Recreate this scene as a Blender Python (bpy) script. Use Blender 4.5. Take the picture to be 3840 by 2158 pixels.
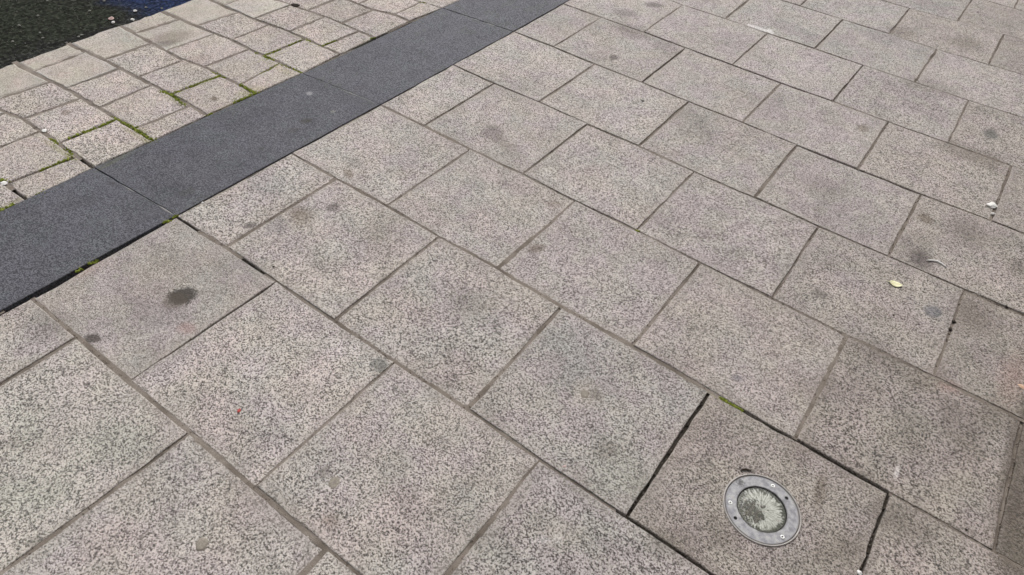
import bpy, bmesh, math, random
from mathutils import Matrix, Vector

for o in list(bpy.data.objects):
    bpy.data.objects.remove(o)
sc = bpy.context.scene
COL = sc.collection
R = math.radians
RNG = random.Random(7)

# ------------------------------------------------------------------ camera
cam = bpy.data.cameras.new('camera')
cam.sensor_width = 36.0
cam.lens = 1.34642 * 18.0
cam.clip_start = 0.02
cam.clip_end = 2000
cam_ob = bpy.data.objects.new('camera', cam)
COL.objects.link(cam_ob)
cam_ob.matrix_world = (Matrix.Translation((0, 0, 1.6)) @ Matrix.Rotation(0.5617004, 4, 'Z')
                       @ Matrix.Rotation(0.78521716, 4, 'X') @ Matrix.Rotation(0.09810353, 4, 'Z'))
sc.camera = cam_ob

# ------------------------------------------------------------------ overcast daylight
SUN_EL, SUN_AZ = 52.0, 118.0        # azimuth of the sun, degrees anticlockwise from +X
world = bpy.data.worlds.new('World')
sc.world = world
world.use_nodes = True
wn = world.node_tree
wn.nodes.clear()
sky = wn.nodes.new('ShaderNodeTexSky')
sky.sky_type = 'NISHITA'
sky.sun_disc = False
sky.sun_elevation = R(SUN_EL)
sky.sun_rotation = R(90 - SUN_AZ)
sky.air_density = 1.0
sky.dust_density = 6.0
hs = wn.nodes.new('ShaderNodeHueSaturation')      # cloud cover: the blue greyed out
hs.inputs['Saturation'].default_value = 0.22
bg = wn.nodes.new('ShaderNodeBackground')
bg.inputs['Strength'].default_value = 0.15
wo = wn.nodes.new('ShaderNodeOutputWorld')
wn.links.new(sky.outputs[0], hs.inputs['Color'])
wn.links.new(hs.outputs[0], bg.inputs['Color'])
wn.links.new(bg.outputs[0], wo.inputs['Surface'])
sun = bpy.data.lights.new('sun', 'SUN')
sun.energy = 0.55
sun.angle = R(30)
sun.color = (1.0, 0.955, 0.90)
sun_ob = bpy.data.objects.new('sun', sun)
COL.objects.link(sun_ob)
sd = Vector((math.cos(R(SUN_AZ)) * math.cos(R(SUN_EL)), math.sin(R(SUN_AZ)) * math.cos(R(SUN_EL)), math.sin(R(SUN_EL))))
sun_ob.rotation_euler = sd.to_track_quat('Z', 'Y').to_euler()

sc.view_settings.view_transform = 'Standard'
sc.view_settings.look = 'None'
sc.view_settings.gamma = 1.0
sc.view_settings.use_curve_mapping = False
sc.view_settings.exposure = 0.05

# ------------------------------------------------------------------ survey of the paving, metres
# LINES: joints running away from the dark band (x along, y across); JOINTS: joints parallel to the band
LINES = {
  'L0': [(-1.936, 0.376), (-1.699, 0.374), (-1.476, 0.376), (-1.439, 0.374), (-1.185, 0.377), (-0.929, 0.381), (-0.677, 0.377), (-0.573, 0.38)],
  'L1': [(-1.946, 0.878), (-1.836, 0.88), (-1.695, 0.894), (-1.339, 0.887), (-1.187, 0.894), (-0.958, 0.884), (-0.838, 0.888), (-0.667, 0.894), (-0.511, 0.888), (-0.422, 0.879), (-0.16, 0.885), (0.073, 0.882)],
  'L2': [(-1.958, 1.389), (-1.709, 1.386), (-1.621, 1.402), (-1.449, 1.405), (-1.199, 1.39), (-0.94, 1.405), (-0.878, 1.39), (-0.678, 1.384), (-0.419, 1.393), (-0.226, 1.387), (-0.154, 1.38), (0.028, 1.377), (0.104, 1.383), (0.364, 1.381), (0.622, 1.385)],
  'L3': [(-1.952, 1.884), (-1.707, 1.897), (-1.452, 1.883), (-1.194, 1.897), (-1.075, 1.885), (-0.943, 1.88), (-0.677, 1.891), (-0.416, 1.876), (-0.167, 1.879), (-0.151, 1.874), (0.102, 1.87), (0.164, 1.877), (0.371, 1.883), (0.625, 1.89)],
  'L4': [(-1.953, 2.385), (-1.705, 2.374), (-1.453, 2.395), (-1.193, 2.375), (-0.939, 2.387), (-0.676, 2.367), (-0.483, 2.364), (-0.413, 2.372), (-0.153, 2.356), (0.107, 2.37), (0.369, 2.369), (0.56, 2.383)],
  'L5': [(-1.953, 2.878), (-1.706, 2.888), (-1.457, 2.87), (-1.193, 2.878), (-0.941, 2.86), (-0.674, 2.876), (-0.415, 2.85), (-0.149, 2.859), (0.096, 2.871), (0.11, 2.851), (0.365, 2.881), (0.494, 2.881)],
  'L6': [(-1.712, 3.359), (-1.45, 3.381), (-1.197, 3.363), (-0.934, 3.369), (-0.741, 3.36), (-0.672, 3.35), (-0.414, 3.364), (-0.15, 3.352), (0.114, 3.371), (0.38, 3.37), (0.427, 3.379)],
  'L7': [(-1.542, 3.862), (-1.454, 3.848), (-1.191, 3.869), (-0.938, 3.855), (-0.671, 3.869), (-0.41, 3.855), (-0.148, 3.864), (0.114, 3.855), (0.36, 3.885)],
  'L8': [(-1.054, 4.362), (-0.928, 4.369), (-0.672, 4.353), (-0.406, 4.366), (-0.144, 4.36), (0.119, 4.38), (0.293, 4.39)],
  'L9': [(-0.575, 4.851), (-0.409, 4.843), (-0.135, 4.872), (0.121, 4.877), (0.226, 4.891)],
  'Sy': [(-2.586, 0.61), (-2.547, 0.613), (-2.511, 0.606), (-2.44, 0.607)],
  'Sz': [(-3.028, 0.835), (-2.907, 0.86), (-2.65, 0.859), (-2.426, 0.857)],
  'Sa': [(-3.306, 1.069), (-2.991, 1.092), (-2.77, 1.096), (-2.537, 1.101), (-2.413, 1.099)],
  'Sb': [(-3.332, 1.314), (-3.111, 1.333), (-2.867, 1.342), (-2.649, 1.353), (-2.415, 1.347)],
  'Sc': [(-3.343, 1.572), (-2.877, 1.567), (-2.754, 1.59), (-2.523, 1.595), (-2.412, 1.594)],
  'Sd': [(-3.357, 1.8), (-3.133, 1.811), (-2.875, 1.836), (-2.699, 1.834), (-2.639, 1.842), (-2.404, 1.848)],
  'Se': [(-3.315, 2.048), (-2.971, 2.057), (-2.756, 2.083), (-2.528, 2.089), (-2.418, 2.092)],
  'Sf': [(-3.086, 2.282), (-2.979, 2.296), (-2.75, 2.323), (-2.519, 2.328), (-2.412, 2.331)],
  'Sg': [(-2.822, 2.552), (-2.656, 2.554), (-2.524, 2.595), (-2.419, 2.588)],
  'Sh': [(-2.547, 2.809), (-2.405, 2.832)],
  'D0': [(-2.411, 0.858), (-1.963, 0.882)],
  'D1': [(-2.395, 1.848), (-2.179, 1.873), (-1.964, 1.888)],
  'D2': [(-2.405, 2.832), (-2.216, 2.87), (-1.968, 2.873)],
}
JOINTS = {
  'bandR': [(-1.961, 0.291), (-1.945, 0.377), (-1.957, 0.878), (-1.954, 1.108), (-1.963, 1.23), (-1.958, 1.389), (-1.952, 1.884), (-1.957, 2.39), (-1.955, 2.875), (-1.966, 3.428)],
  'bandL': [(-2.408, 0.519), (-2.408, 0.707), (-2.413, 0.86), (-2.413, 1.099), (-2.415, 1.347), (-2.408, 1.595), (-2.399, 1.844), (-2.412, 2.098), (-2.419, 2.588), (-2.403, 2.829), (-2.405, 2.978)],
  'road': [(-3.347, 0.997), (-3.349, 1.092), (-3.385, 1.345), (-3.368, 1.588), (-3.367, 1.811), (-3.388, 1.973)],
  'r0a': [(-1.704, 0.196), (-1.696, 0.37)],
  'r0b': [(-1.195, -0.098), (-1.184, 0.374)],
  'r0c': [(-0.675, 0.302), (-0.674, 0.374)],
  'r1a': [(-1.45, 0.387), (-1.447, 0.876)],
  'r1b': [(-0.931, 0.388), (-0.935, 0.871)],
  'r1c': [(-0.417, 0.504), (-0.419, 0.877)],
  'r2a': [(-1.699, 0.895), (-1.709, 1.386)],
  'r2b': [(-1.186, 0.895), (-1.196, 1.386)],
  'r2c': [(-0.666, 0.898), (-0.678, 1.38)],
  'r2d': [(-0.156, 0.888), (-0.155, 1.373)],
  'r2e': [(0.368, 1.109), (0.364, 1.378)],
  'r3a': [(-1.452, 1.408), (-1.452, 1.883)],
  'r3b': [(-0.942, 1.408), (-0.942, 1.878)],
  'r3c': [(-0.419, 1.397), (-0.418, 1.87)],
  'r3d': [(0.105, 1.386), (0.105, 1.868)],
  'r3e': [(0.624, 1.391), (0.624, 1.649)],
  'r4a': [(-1.707, 1.897), (-1.705, 2.374)],
  'r4b': [(-1.192, 1.899), (-1.193, 2.369)],
  'r4c': [(-0.677, 1.891), (-0.675, 2.365)],
  'r4d': [(-0.152, 1.878), (-0.153, 2.354)],
  'r4e': [(0.371, 1.89), (0.37, 2.366)],
  'r5a': [(-1.455, 2.397), (-1.456, 2.868)],
  'r5b': [(-0.938, 2.39), (-0.939, 2.856)],
  'r5c': [(-0.414, 2.374), (-0.414, 2.848)],
  'r5d': [(0.107, 2.372), (0.111, 2.849)],
  'r6a': [(-1.706, 2.888), (-1.71, 3.356)],
  'r6b': [(-1.194, 2.88), (-1.196, 3.362)],
  'r6c': [(-0.675, 2.878), (-0.672, 3.345)],
  'r6d': [(-0.148, 2.863), (-0.15, 3.347)],
  'r6e': [(0.375, 2.898), (0.379, 3.367)],
  'r7a': [(-1.45, 3.381), (-1.452, 3.845)],
  'r7b': [(-0.934, 3.369), (-0.936, 3.85)],
  'r7c': [(-0.414, 3.364), (-0.41, 3.852)],
  'r7d': [(0.114, 3.373), (0.112, 3.852)],
  'r8a': [(-1.191, 3.869), (-1.195, 4.217)],
  'r8b': [(-0.671, 3.869), (-0.669, 4.353)],
  'r8c': [(-0.148, 3.864), (-0.146, 4.357)],
  'r9a': [(-0.928, 4.369), (-0.932, 4.486)],
  'r9b': [(-0.406, 4.366), (-0.407, 4.832)],
  'r9c': [(0.119, 4.38), (0.121, 4.869)],
  'r10a': [(-0.136, 4.876), (-0.131, 5.306)],
  'z1': [(-3.116, 0.879), (-3.1, 1.074)],
  'z2': [(-2.907, 0.86), (-2.892, 1.086)],
  'z3': [(-2.65, 0.859), (-2.645, 1.09)],
  'y1': [(-2.778, 0.707), (-2.774, 0.845)],
  'y2': [(-2.547, 0.613), (-2.523, 0.837)],
  'a1': [(-3.233, 1.09), (-3.236, 1.32)],
  'a2': [(-3.006, 1.101), (-3.002, 1.328)],
  'a3': [(-2.772, 1.1), (-2.778, 1.339)],
  'a4': [(-2.533, 1.11), (-2.523, 1.346)],
  'b1': [(-3.116, 1.336), (-3.111, 1.557)],
  'b2': [(-2.88, 1.35), (-2.871, 1.564)],
  'b3': [(-2.656, 1.351), (-2.641, 1.581)],
  'c1': [(-3.25, 1.574), (-3.233, 1.785)],
  'c2': [(-3.005, 1.596), (-2.989, 1.802)],
  'c3': [(-2.757, 1.592), (-2.748, 1.827)],
  'c4': [(-2.519, 1.599), (-2.541, 1.829)],
  'd1': [(-3.12, 1.824), (-3.102, 2.046)],
  'd2': [(-2.879, 1.839), (-2.884, 2.059)],
  'd3': [(-2.648, 1.845), (-2.642, 2.075)],
  'e1': [(-3.217, 2.054), (-3.227, 2.137)],
  'e2': [(-2.989, 2.072), (-2.986, 2.289)],
  'e3': [(-2.758, 2.085), (-2.755, 2.318)],
  'e4': [(-2.531, 2.092), (-2.521, 2.326)],
  'f1': [(-2.878, 2.341), (-2.88, 2.492)],
  'f2': [(-2.647, 2.343), (-2.646, 2.553)],
  'g1': [(-2.525, 2.606), (-2.53, 2.79)],
}
# dirt and stains on the stone, dirt on the right also carries painted shade: centre x, y, inverse axes (2x2), reach, colour, strength, softness
STAINS = [
  [-1.616, 0.663, 10.38, 19.54, 22.06, -13.52, 0.045, 'oil', 0.95, 0.3],
  [-1.616, 0.636, 11.96, 22.89, 23.77, -14.64, 0.039, 'brown', 0.6, 0.4],
  [-1.665, 0.4, 19.14, 38.99, 42.73, -34.21, 0.024, 'oil', 0.85, 0.3],
  [-0.961, 0.848, 30.07, 18.74, 13.57, -35.71, 0.029, 'grey', 0.7, 0.4],
  [-1.628, 1.158, 8.24, 14.47, 20.94, -6.31, 0.062, 'brown', 0.4, 0.7],
  [-1.59, 1.265, 18.11, 29.81, 41.04, -12.41, 0.03, 'dark', 0.6, 0.5],
  [-1.659, 1.161, 24.19, 27.24, 20.04, -23.01, 0.033, 'brown', 0.45, 0.6],
  [-1.453, 2.043, 15.68, 6.7, 0.07, -17.51, 0.064, 'dark', 0.42, 0.6],
  [-1.354, 2.012, 16.12, 5.51, -2.54, -23.11, 0.065, 'brown', 0.3, 0.7],
  [0.258, 3.594, 27.01, 0.53, -0.58, -19.03, 0.053, 'grey', 0.7, 0.4],
  [-0.227, 3.214, 33.14, 6.63, 10.56, -24.65, 0.038, 'brown', 0.5, 0.5],
  [0.163, 2.704, 33.45, 0.12, -3.12, -30.34, 0.033, 'brown', 0.6, 0.5],
  [0.209, 2.433, 22.97, -1.19, -3.77, -16.26, 0.061, 'dark', 0.65, 0.6],
  [0.172, 2.487, 16.03, -0.69, -2.29, -9.5, 0.104, 'dark', 0.3, 0.7],
  [0.304, 2.177, 34.74, 2.17, 9.49, -30.61, 0.032, 'slate', 0.75, 0.35],
  [-0.025, 2.008, 36.59, 5.77, 13.36, -42.36, 0.027, 'dark', 0.5, 0.5],
  [-0.414, 1.158, 39.65, 24.1, 28.13, -34.67, 0.023, 'dark', 0.5, 0.5],
  [-0.437, 1.151, 18.36, 11.37, 11.22, -13.82, 0.057, 'pale', 0.35, 0.6],
  [-0.9, 1.565, 24.55, 19.25, 30.24, -27.38, 0.033, 'brown', 0.6, 0.5],
  [-0.994, 1.813, 27.53, 18.38, 25.73, -29.41, 0.03, 'brown', 0.4, 0.5],
  [-1.5, 3.331, 9.26, 3.86, 2.2, -11.77, 0.102, 'dark', 0.4, 0.7],
  [-1.641, 3.507, 10.17, 4.82, 6.42, -16.24, 0.089, 'dark', 0.4, 0.7],
  [-1.571, 3.728, 14.82, 7.14, 16.39, -24.57, 0.061, 'dark', 0.55, 0.5],
  [-1.421, 3.001, 35.71, 20.75, 22.57, -23.36, 0.032, 'dark', 0.65, 0.4],
  [-1.271, 3.291, 11.28, 2.73, -3.91, -12.51, 0.101, 'dark', 0.3, 0.7],
  [-0.99, 3.882, 15.98, 4.13, 0.98, -40.43, 0.062, 'white', 0.85, 0.35],
  [-0.932, 3.893, 39.44, 3.08, -35.39, -46.54, 0.034, 'white', 0.8, 0.3],
  [-1.049, 3.879, 46.83, 15.43, 19.82, -50.77, 0.02, 'white', 0.7, 0.4],
  [-2.086, 1.588, 23.23, 30.98, 48.3, -26.05, 0.026, 'dark', 0.8, 0.4],
  [-2.241, 1.746, 45.73, 50.33, 43.06, -45.91, 0.016, 'white', 0.45, 0.5],
  [-2.071, 1.506, 18.7, 25.64, 37.23, -20.38, 0.032, 'dark', 0.4, 0.5],
  [-0.109, 1.48, 52.47, 14.61, 32.74, -65.88, 0.019, 'slate', 0.6, 0.5],
  [-3.1, 1.66, 4.95, 8.02, 12.24, -6.05, 0.107, 'brown', 0.55, 0.6],
  [-3.068, 1.596, 7.48, 12.33, 27.08, -13.61, 0.07, 'dark', 0.45, 0.5],
  [-2.833, 1.605, 5.61, 9.35, 18.77, -6.51, 0.094, 'brown', 0.3, 0.7],
  [-2.5, 1.449, 43.45, 57.31, 39.0, -41.74, 0.018, 'brown', 0.8, 0.4],
  [-2.832, 0.991, 18.9, 39.71, 38.27, -18.2, 0.024, 'brown', 0.55, 0.5],
  [-1.726, 1.006, 39.88, 49.2, 46.07, -53.25, 0.016, 'dark', 0.5, 0.5],
  [-1.696, 1.448, 36.04, 23.83, 7.31, -38.54, 0.028, 'brown', 0.6, 0.5],
  [-1.729, 1.512, 19.48, 12.82, 5.78, -31.65, 0.047, 'grey', 0.3, 0.6],
  [0.365, 1.458, 155.91, 8.84, 14.77, -39.8, 0.025, 'white', 0.75, 0.4],
  [-0.286, 0.71, 49.16, 33.51, 57.88, -74.1, 0.017, 'white', 0.5, 0.5],
  [-0.26, 0.733, 64.35, 42.53, 41.98, -53.74, 0.015, 'white', 0.5, 0.5],
  [-0.304, 0.692, 79.52, 55.5, 92.92, -119.0, 0.01, 'white', 0.4, 0.5],
  [-0.251, 0.758, 16.06, 10.41, 15.23, -19.47, 0.052, 'pale', 0.2, 0.7],
  [0.575, 2.038, 23.71, -0.26, 2.15, -6.53, 0.154, 'red', 0.22, 0.8],
  [0.419, 1.871, 28.2, 0.97, 12.6, -37.22, 0.037, 'red', 0.25, 0.7],
  [0.634, 1.748, 26.08, 0.04, 1.28, -2.9, 0.344, 'grime', 0.75, 0.6],
  [0.688, 1.512, 16.12, -1.32, 1.27, -4.31, 0.239, 'grime', 0.8, 0.5],
  [0.51, 2.624, 22.29, 3.07, 11.57, -13.63, 0.066, 'dark', 0.4, 0.6],
  [0.476, 1.734, 8.09, -3.89, -11.96, -9.4, 0.124, 'grime', 0.42, 0.7],
  [0.493, 1.501, 2.54, 7.33, 27.27, -7.05, 0.129, 'pale', 0.2, 0.7],
  [0.159, 3.339, 10.47, 0.42, 0.01, -13.15, 0.096, 'grime', 0.45, 0.7],
  [0.282, 3.339, 12.14, 0.19, 0.01, -10.02, 0.1, 'grime', 0.45, 0.7],
  [-0.038, 4.582, 10.39, 1.28, 3.03, -8.0, 0.12, 'grime', 0.45, 0.6],
  [-0.36, 4.451, 11.6, 2.1, 3.46, -9.14, 0.104, 'grime', 0.38, 0.6],
  [-0.853, 2.736, 6.82, 1.88, 0.49, -7.32, 0.144, 'grime', 0.27, 0.8],
  [-1.342, 1.282, 7.2, 6.81, 5.8, -6.73, 0.113, 'grime', 0.27, 0.8],
  [-0.919, 1.187, 10.22, 8.27, 9.26, -11.08, 0.076, 'grime', 0.33, 0.8],
  [-1.415, 0.215, 4.1, 6.94, 5.54, -6.9, 0.133, 'green', 0.15, 0.8],
  [-1.28, 0.037, 3.6, 6.57, 5.12, -6.5, 0.145, 'green', 0.2, 0.8],
  [-0.531, 1.226, 6.02, 1.86, 1.63, -6.8, 0.159, 'slate', 0.2, 0.8],
  [-0.206, 0.977, 9.1, 1.96, 2.59, -9.33, 0.108, 'green', 0.2, 0.8],
  [-0.443, 0.608, 7.13, 5.74, 7.72, -9.87, 0.109, 'green', 0.18, 0.8],
  [-1.579, 0.851, 8.43, 10.59, 10.4, -12.25, 0.075, 'slate', 0.2, 0.7],
  [-1.623, 0.555, 6.3, 9.37, 8.45, -10.14, 0.092, 'slate', 0.25, 0.8],
  [-1.858, 1.192, 8.52, 10.17, 8.21, -9.3, 0.082, 'slate', 0.25, 0.7],
  [-1.655, 1.068, 8.82, 16.39, 22.75, -6.85, 0.055, 'slate', 0.35, 0.6],
  [-1.728, 1.014, 24.09, 36.94, 57.65, -36.86, 0.023, 'dark', 0.6, 0.5],
  [0.358, 1.861, 15.8, 3.48, 12.48, -15.31, 0.069, 'brown', 0.3, 0.7],
  [0.132, 1.348, 21.96, 7.73, 12.56, -15.74, 0.053, 'brown', 0.2, 0.7],
  [0.048, 1.001, 14.92, -2.37, -3.49, -21.2, 0.066, 'grime', 0.3, 0.7],
  [0.214, 1.27, 58.07, 10.51, 7.01, -13.71, 0.068, 'brown', 0.45, 0.6],
  [0.035, 1.203, 35.23, 9.97, 49.53, -87.85, 0.028, 'dark', 0.55, 0.5],
  [-1.611, 1.642, 11.78, 10.86, 9.25, -10.32, 0.072, 'slate', 0.2, 0.7],
  [-2.117, 0.649, 3.28, 7.81, 15.65, -6.37, 0.118, 'slate', 0.2, 0.8],
  [-1.803, 0.363, 10.92, 11.66, 5.51, -18.7, 0.073, 'dark', 0.3, 0.7],
  [-1.808, 0.319, 9.73, 10.65, 5.73, -19.18, 0.081, 'dark', 0.22, 0.8],
  [-1.935, 0.549, 6.5, 21.41, 31.95, -3.64, 0.045, 'red', 0.15, 0.7],
  [-1.495, 0.592, 19.8, 27.47, 25.27, -30.47, 0.031, 'red', 0.3, 0.7],
  [-1.497, 0.088, 26.27, 50.36, 33.48, -41.84, 0.02, 'dark', 0.3, 0.6],
  [-1.208, -0.015, 26.24, 48.32, 37.63, -48.19, 0.02, 'dark', 0.3, 0.6],
  [-0.829, 0.512, 14.29, 43.52, 51.45, -14.37, 0.022, 'dark', 0.5, 0.6],
  [-0.719, 0.43, 27.49, 29.04, 30.44, -38.81, 0.025, 'brown', 0.45, 0.6],
  [-0.289, 1.022, 19.95, 11.75, 19.13, -23.96, 0.044, 'grime', 0.38, 0.7],
  [-0.816, 3.999, 11.38, 2.77, 1.8, -12.27, 0.086, 'slate', 0.25, 0.7],
  [-0.436, 4.283, 8.85, 1.47, 1.28, -9.95, 0.111, 'slate', 0.3, 0.7],
  [-0.169, 2.065, 16.92, 6.21, 7.95, -9.35, 0.087, 'slate', 0.18, 0.8],
  [0.212, 1.863, 10.31, -0.62, -1.5, -13.09, 0.097, 'grime', 0.38, 0.8],
  [0.419, 2.257, 10.72, -1.12, -2.22, -10.89, 0.093, 'grime', 0.45, 0.8],
  [0.085, 1.599, 13.54, 4.57, 10.77, -13.24, 0.075, 'grime', 0.3, 0.8],
  [0.424, 1.323, 10.78, -0.85, 2.44, -19.16, 0.094, 'grime', 0.45, 0.8],
  [0.307, 1.143, 12.47, 3.85, 15.28, -19.6, 0.082, 'grime', 0.38, 0.8],
  [-0.04, 0.881, 11.45, 5.85, 13.27, -17.02, 0.079, 'grime', 0.3, 0.8],
  [0.546, 1.837, 16.81, -0.88, 2.8, -14.4, 0.07, 'grime', 0.45, 0.8],
  [-0.213, 2.646, 8.83, 1.57, 3.15, -12.11, 0.112, 'grime', 0.27, 0.8],
  [-0.059, 3.872, 7.4, 0.81, 1.71, -10.35, 0.135, 'grime', 0.3, 0.8],
  [0.327, 2.72, 10.18, 0.08, 0.69, -8.75, 0.114, 'grime', 0.42, 0.8],
  [-2.037, 0.793, 2.81, 9.32, 45.29, 2.56, 0.109, 'slate', 0.22, 0.7],
  [-2.26, 0.715, 6.55, 13.79, 27.07, -15.86, 0.066, 'dark', 0.3, 0.7],
  [-2.065, 1.188, 3.49, 8.4, 45.91, 0.39, 0.119, 'slate', 0.2, 0.7],
  [-2.089, 2.16, 3.89, 5.11, 38.56, -6.73, 0.175, 'slate', 0.18, 0.7],
  [-2.138, 0.508, 3.99, 14.31, 27.85, -1.75, 0.069, 'slate', 0.2, 0.7],
  [-2.119, 1.931, 6.28, 11.26, 46.36, 2.78, 0.092, 'dark', 0.3, 0.7],
  [-2.043, 0.987, 9.35, 20.22, 51.56, -11.66, 0.046, 'dark', 0.3, 0.6],
  [-2.157, 2.63, 5.17, 6.55, 45.35, -1.71, 0.148, 'slate', 0.2, 0.7],
  [-2.276, 0.844, 38.02, 60.62, 52.01, -58.8, 0.015, 'dark', 0.5, 0.5],
  [-2.061, 1.335, 45.6, 55.0, 52.18, -57.81, 0.014, 'dark', 0.5, 0.5],
  [-2.058, 1.713, 62.41, 65.59, 63.84, -69.0, 0.011, 'pale', 0.4, 0.5],
  [-2.641, 0.992, 3.56, 9.33, 78.38, -2.81, 0.106, 'moss', 0.27, 0.6],
  [-2.507, 1.076, 8.96, 7.5, 2.6, -86.05, 0.109, 'moss', 0.3, 0.7],
  [-2.609, 0.836, 7.45, 6.71, 2.72, -82.95, 0.13, 'moss', 0.36, 0.6],
  [-2.528, 0.85, 18.82, 32.19, 25.7, -28.6, 0.028, 'moss', 0.36, 0.6],
  [-2.642, 1.459, 4.29, 8.47, 68.85, -6.45, 0.113, 'moss', 0.3, 0.6],
  [-2.618, 1.338, 15.8, 14.18, 3.18, -38.55, 0.059, 'moss', 0.3, 0.7],
  [-2.45, 1.579, 8.61, 15.44, 35.51, -4.51, 0.061, 'moss', 0.33, 0.7],
  [-2.42, 1.092, 19.41, 28.85, 30.18, -33.25, 0.03, 'moss', 0.33, 0.7],
  [-2.502, 1.107, 18.97, 28.69, 23.49, -25.72, 0.03, 'moss', 0.27, 0.7],
  [-2.427, 0.569, 4.76, 17.37, 86.38, 0.96, 0.058, 'moss', 0.3, 0.6],
  [-2.502, 1.806, 8.9, 6.65, 1.35, -44.75, 0.11, 'moss', 0.27, 0.7],
  [-2.619, 1.86, 5.18, 8.63, 57.86, -5.27, 0.11, 'moss', 0.21, 0.7],
  [-2.421, 1.605, 7.81, 15.32, 49.14, 0.37, 0.066, 'moss', 0.3, 0.6],
  [-2.642, 2.075, 9.78, 7.3, 1.49, -69.24, 0.101, 'moss', 0.18, 0.7],
  [-2.413, 1.434, 5.16, 10.94, 89.17, 0.55, 0.092, 'moss', 0.27, 0.6],
  [-2.393, 0.925, 4.19, 12.8, 82.6, 7.36, 0.081, 'moss', 0.21, 0.6],
  [-2.414, 2.259, 6.58, 9.99, 76.23, 0.41, 0.1, 'moss', 0.18, 0.6],
  [-0.102, 1.377, 18.32, 1.17, 11.21, -188.51, 0.054, 'moss', 0.36, 0.5],

]
SPOTS = {
  'leaf': (0.167, 2.229),
  'white_twig': (0.259, 2.440),
  'tissue': (0.359, 2.985),
  'tissue_bit': (0.374, 2.925),
  'red_scrap': (-1.141, 0.499),
  'gum_a': (-0.787, 0.506),
  'gum_b': (-0.910, 0.210),
  'gum_c': (0.010, 0.846),
  'gum_d': (-0.438, 1.141),
  'black_dot': (-1.103, 2.722),
  'joint_dark': (-2.966, 2.309),
  'soil_a': (0.373, 2.175),
  'soil_b': (0.370, 2.129),
  'soil_c': (0.506, 2.376),
  'chip_pink': (-0.355, 0.907),
  'joint_white': (0.363, 1.113),
  'pebble_a': (0.554, 1.399),
  'pebble_b': (0.201, 2.071),
  'twig': (0.033, 1.200),
  'mortar_white': (-2.768, 0.869),
  'joint_white_b': (-2.553, 0.606),
  'hole_dot': (-1.506, 0.926),
  'road_a': (-3.457, 1.582),
  'road_b': (-3.378, 1.644),
  'road_c': (-3.456, 1.708),
  'road_d': (-3.415, 1.565),
  'road_e': (-3.394, 1.815),
  'road_f': (-3.454, 1.767),
  'road_g': (-3.546, 1.280),
  'road_h': (-3.679, 1.254),
  'road_i': (-3.720, 1.365),
  'road_j': (-3.489, 1.262),
  'road_k': (-3.546, 1.155),
  'road_l': (-3.603, 1.559),
  'road_m': (-3.396, 1.396),
  'road_n': (-3.389, 1.376),
  'road_o': (-3.659, 1.668),
  'road_p': (-3.849, 1.483),
  'road_q': (-3.373, 1.308),
  'orange': (0.601, 2.019),
  'band_chip': (-1.949, 0.984),
}
MOSS = [
  ([(-2.676, 1.092), (-2.636, 1.096), (-2.537, 1.101)], 0.0080, 0.60),
  ([(-2.541, 1.103), (-2.413, 1.099)], 0.0100, 1.00),
  ([(-2.651, 0.864), (-2.654, 0.967)], 0.0090, 0.80),
  ([(-2.646, 0.962), (-2.645, 1.09)], 0.0090, 1.00),
  ([(-2.75, 0.855), (-2.696, 0.854), (-2.638, 0.857)], 0.0100, 1.00),
  ([(-2.646, 0.857), (-2.559, 0.858)], 0.0090, 0.45),
  ([(-2.561, 0.844), (-2.499, 0.854)], 0.0180, 1.20),
  ([(-2.53, 0.831), (-2.533, 0.772)], 0.0070, 0.70),
  ([(-2.533, 0.772), (-2.536, 0.725)], 0.0060, 0.40),
  ([(-2.586, 0.61), (-2.553, 0.613)], 0.0100, 1.20),
  ([(-2.415, 0.522), (-2.414, 0.571), (-2.415, 0.619)], 0.0100, 1.10),
  ([(-2.412, 0.617), (-2.409, 0.67)], 0.0060, 0.40),
  ([(-2.716, 1.336), (-2.645, 1.35)], 0.0110, 1.10),
  ([(-2.656, 1.351), (-2.535, 1.335)], 0.0100, 0.80),
  ([(-2.656, 1.351), (-2.651, 1.459)], 0.0100, 1.10),
  ([(-2.651, 1.459), (-2.639, 1.583)], 0.0090, 0.80),
  ([(-2.694, 1.58), (-2.606, 1.59)], 0.0070, 0.90),
  ([(-2.519, 1.599), (-2.408, 1.594)], 0.0110, 1.10),
  ([(-2.413, 1.352), (-2.405, 1.42)], 0.0080, 1.00),
  ([(-2.416, 1.482), (-2.412, 1.598)], 0.0090, 1.00),
  ([(-2.699, 1.834), (-2.632, 1.84), (-2.53, 1.831), (-2.404, 1.848)], 0.0100, 0.90),
  ([(-2.651, 1.848), (-2.643, 1.968)], 0.0080, 0.80),
  ([(-2.648, 1.972), (-2.649, 2.068)], 0.0060, 0.50),
  ([(-2.701, 2.077), (-2.542, 2.085)], 0.0070, 0.60),
  ([(-2.525, 1.691), (-2.534, 1.818)], 0.0070, 0.50),
  ([(-2.425, 2.308), (-2.403, 2.34)], 0.0080, 1.00),
  ([(-2.533, 2.093), (-2.526, 2.208)], 0.0050, 0.40),
  ([(-2.53, 2.79), (-2.513, 2.819)], 0.0080, 0.80),
  ([(-0.145, 1.379), (-0.095, 1.38), (-0.05, 1.379)], 0.0050, 1.30),
  ([(-1.961, 0.834), (-1.954, 0.85)], 0.0060, 1.40),
  ([(-1.953, 0.521), (-1.953, 0.54)], 0.0060, 1.00),
  ([(-1.96, 0.562), (-1.949, 0.589)], 0.0060, 0.90),
  ([(-1.961, 0.87), (-1.955, 0.889)], 0.0060, 0.80),
  ([(-2.537, 1.107), (-2.542, 1.175)], 0.0050, 0.40),
  ([(-0.68, 1.883), (-0.665, 1.891)], 0.0040, 1.00),
]

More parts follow.
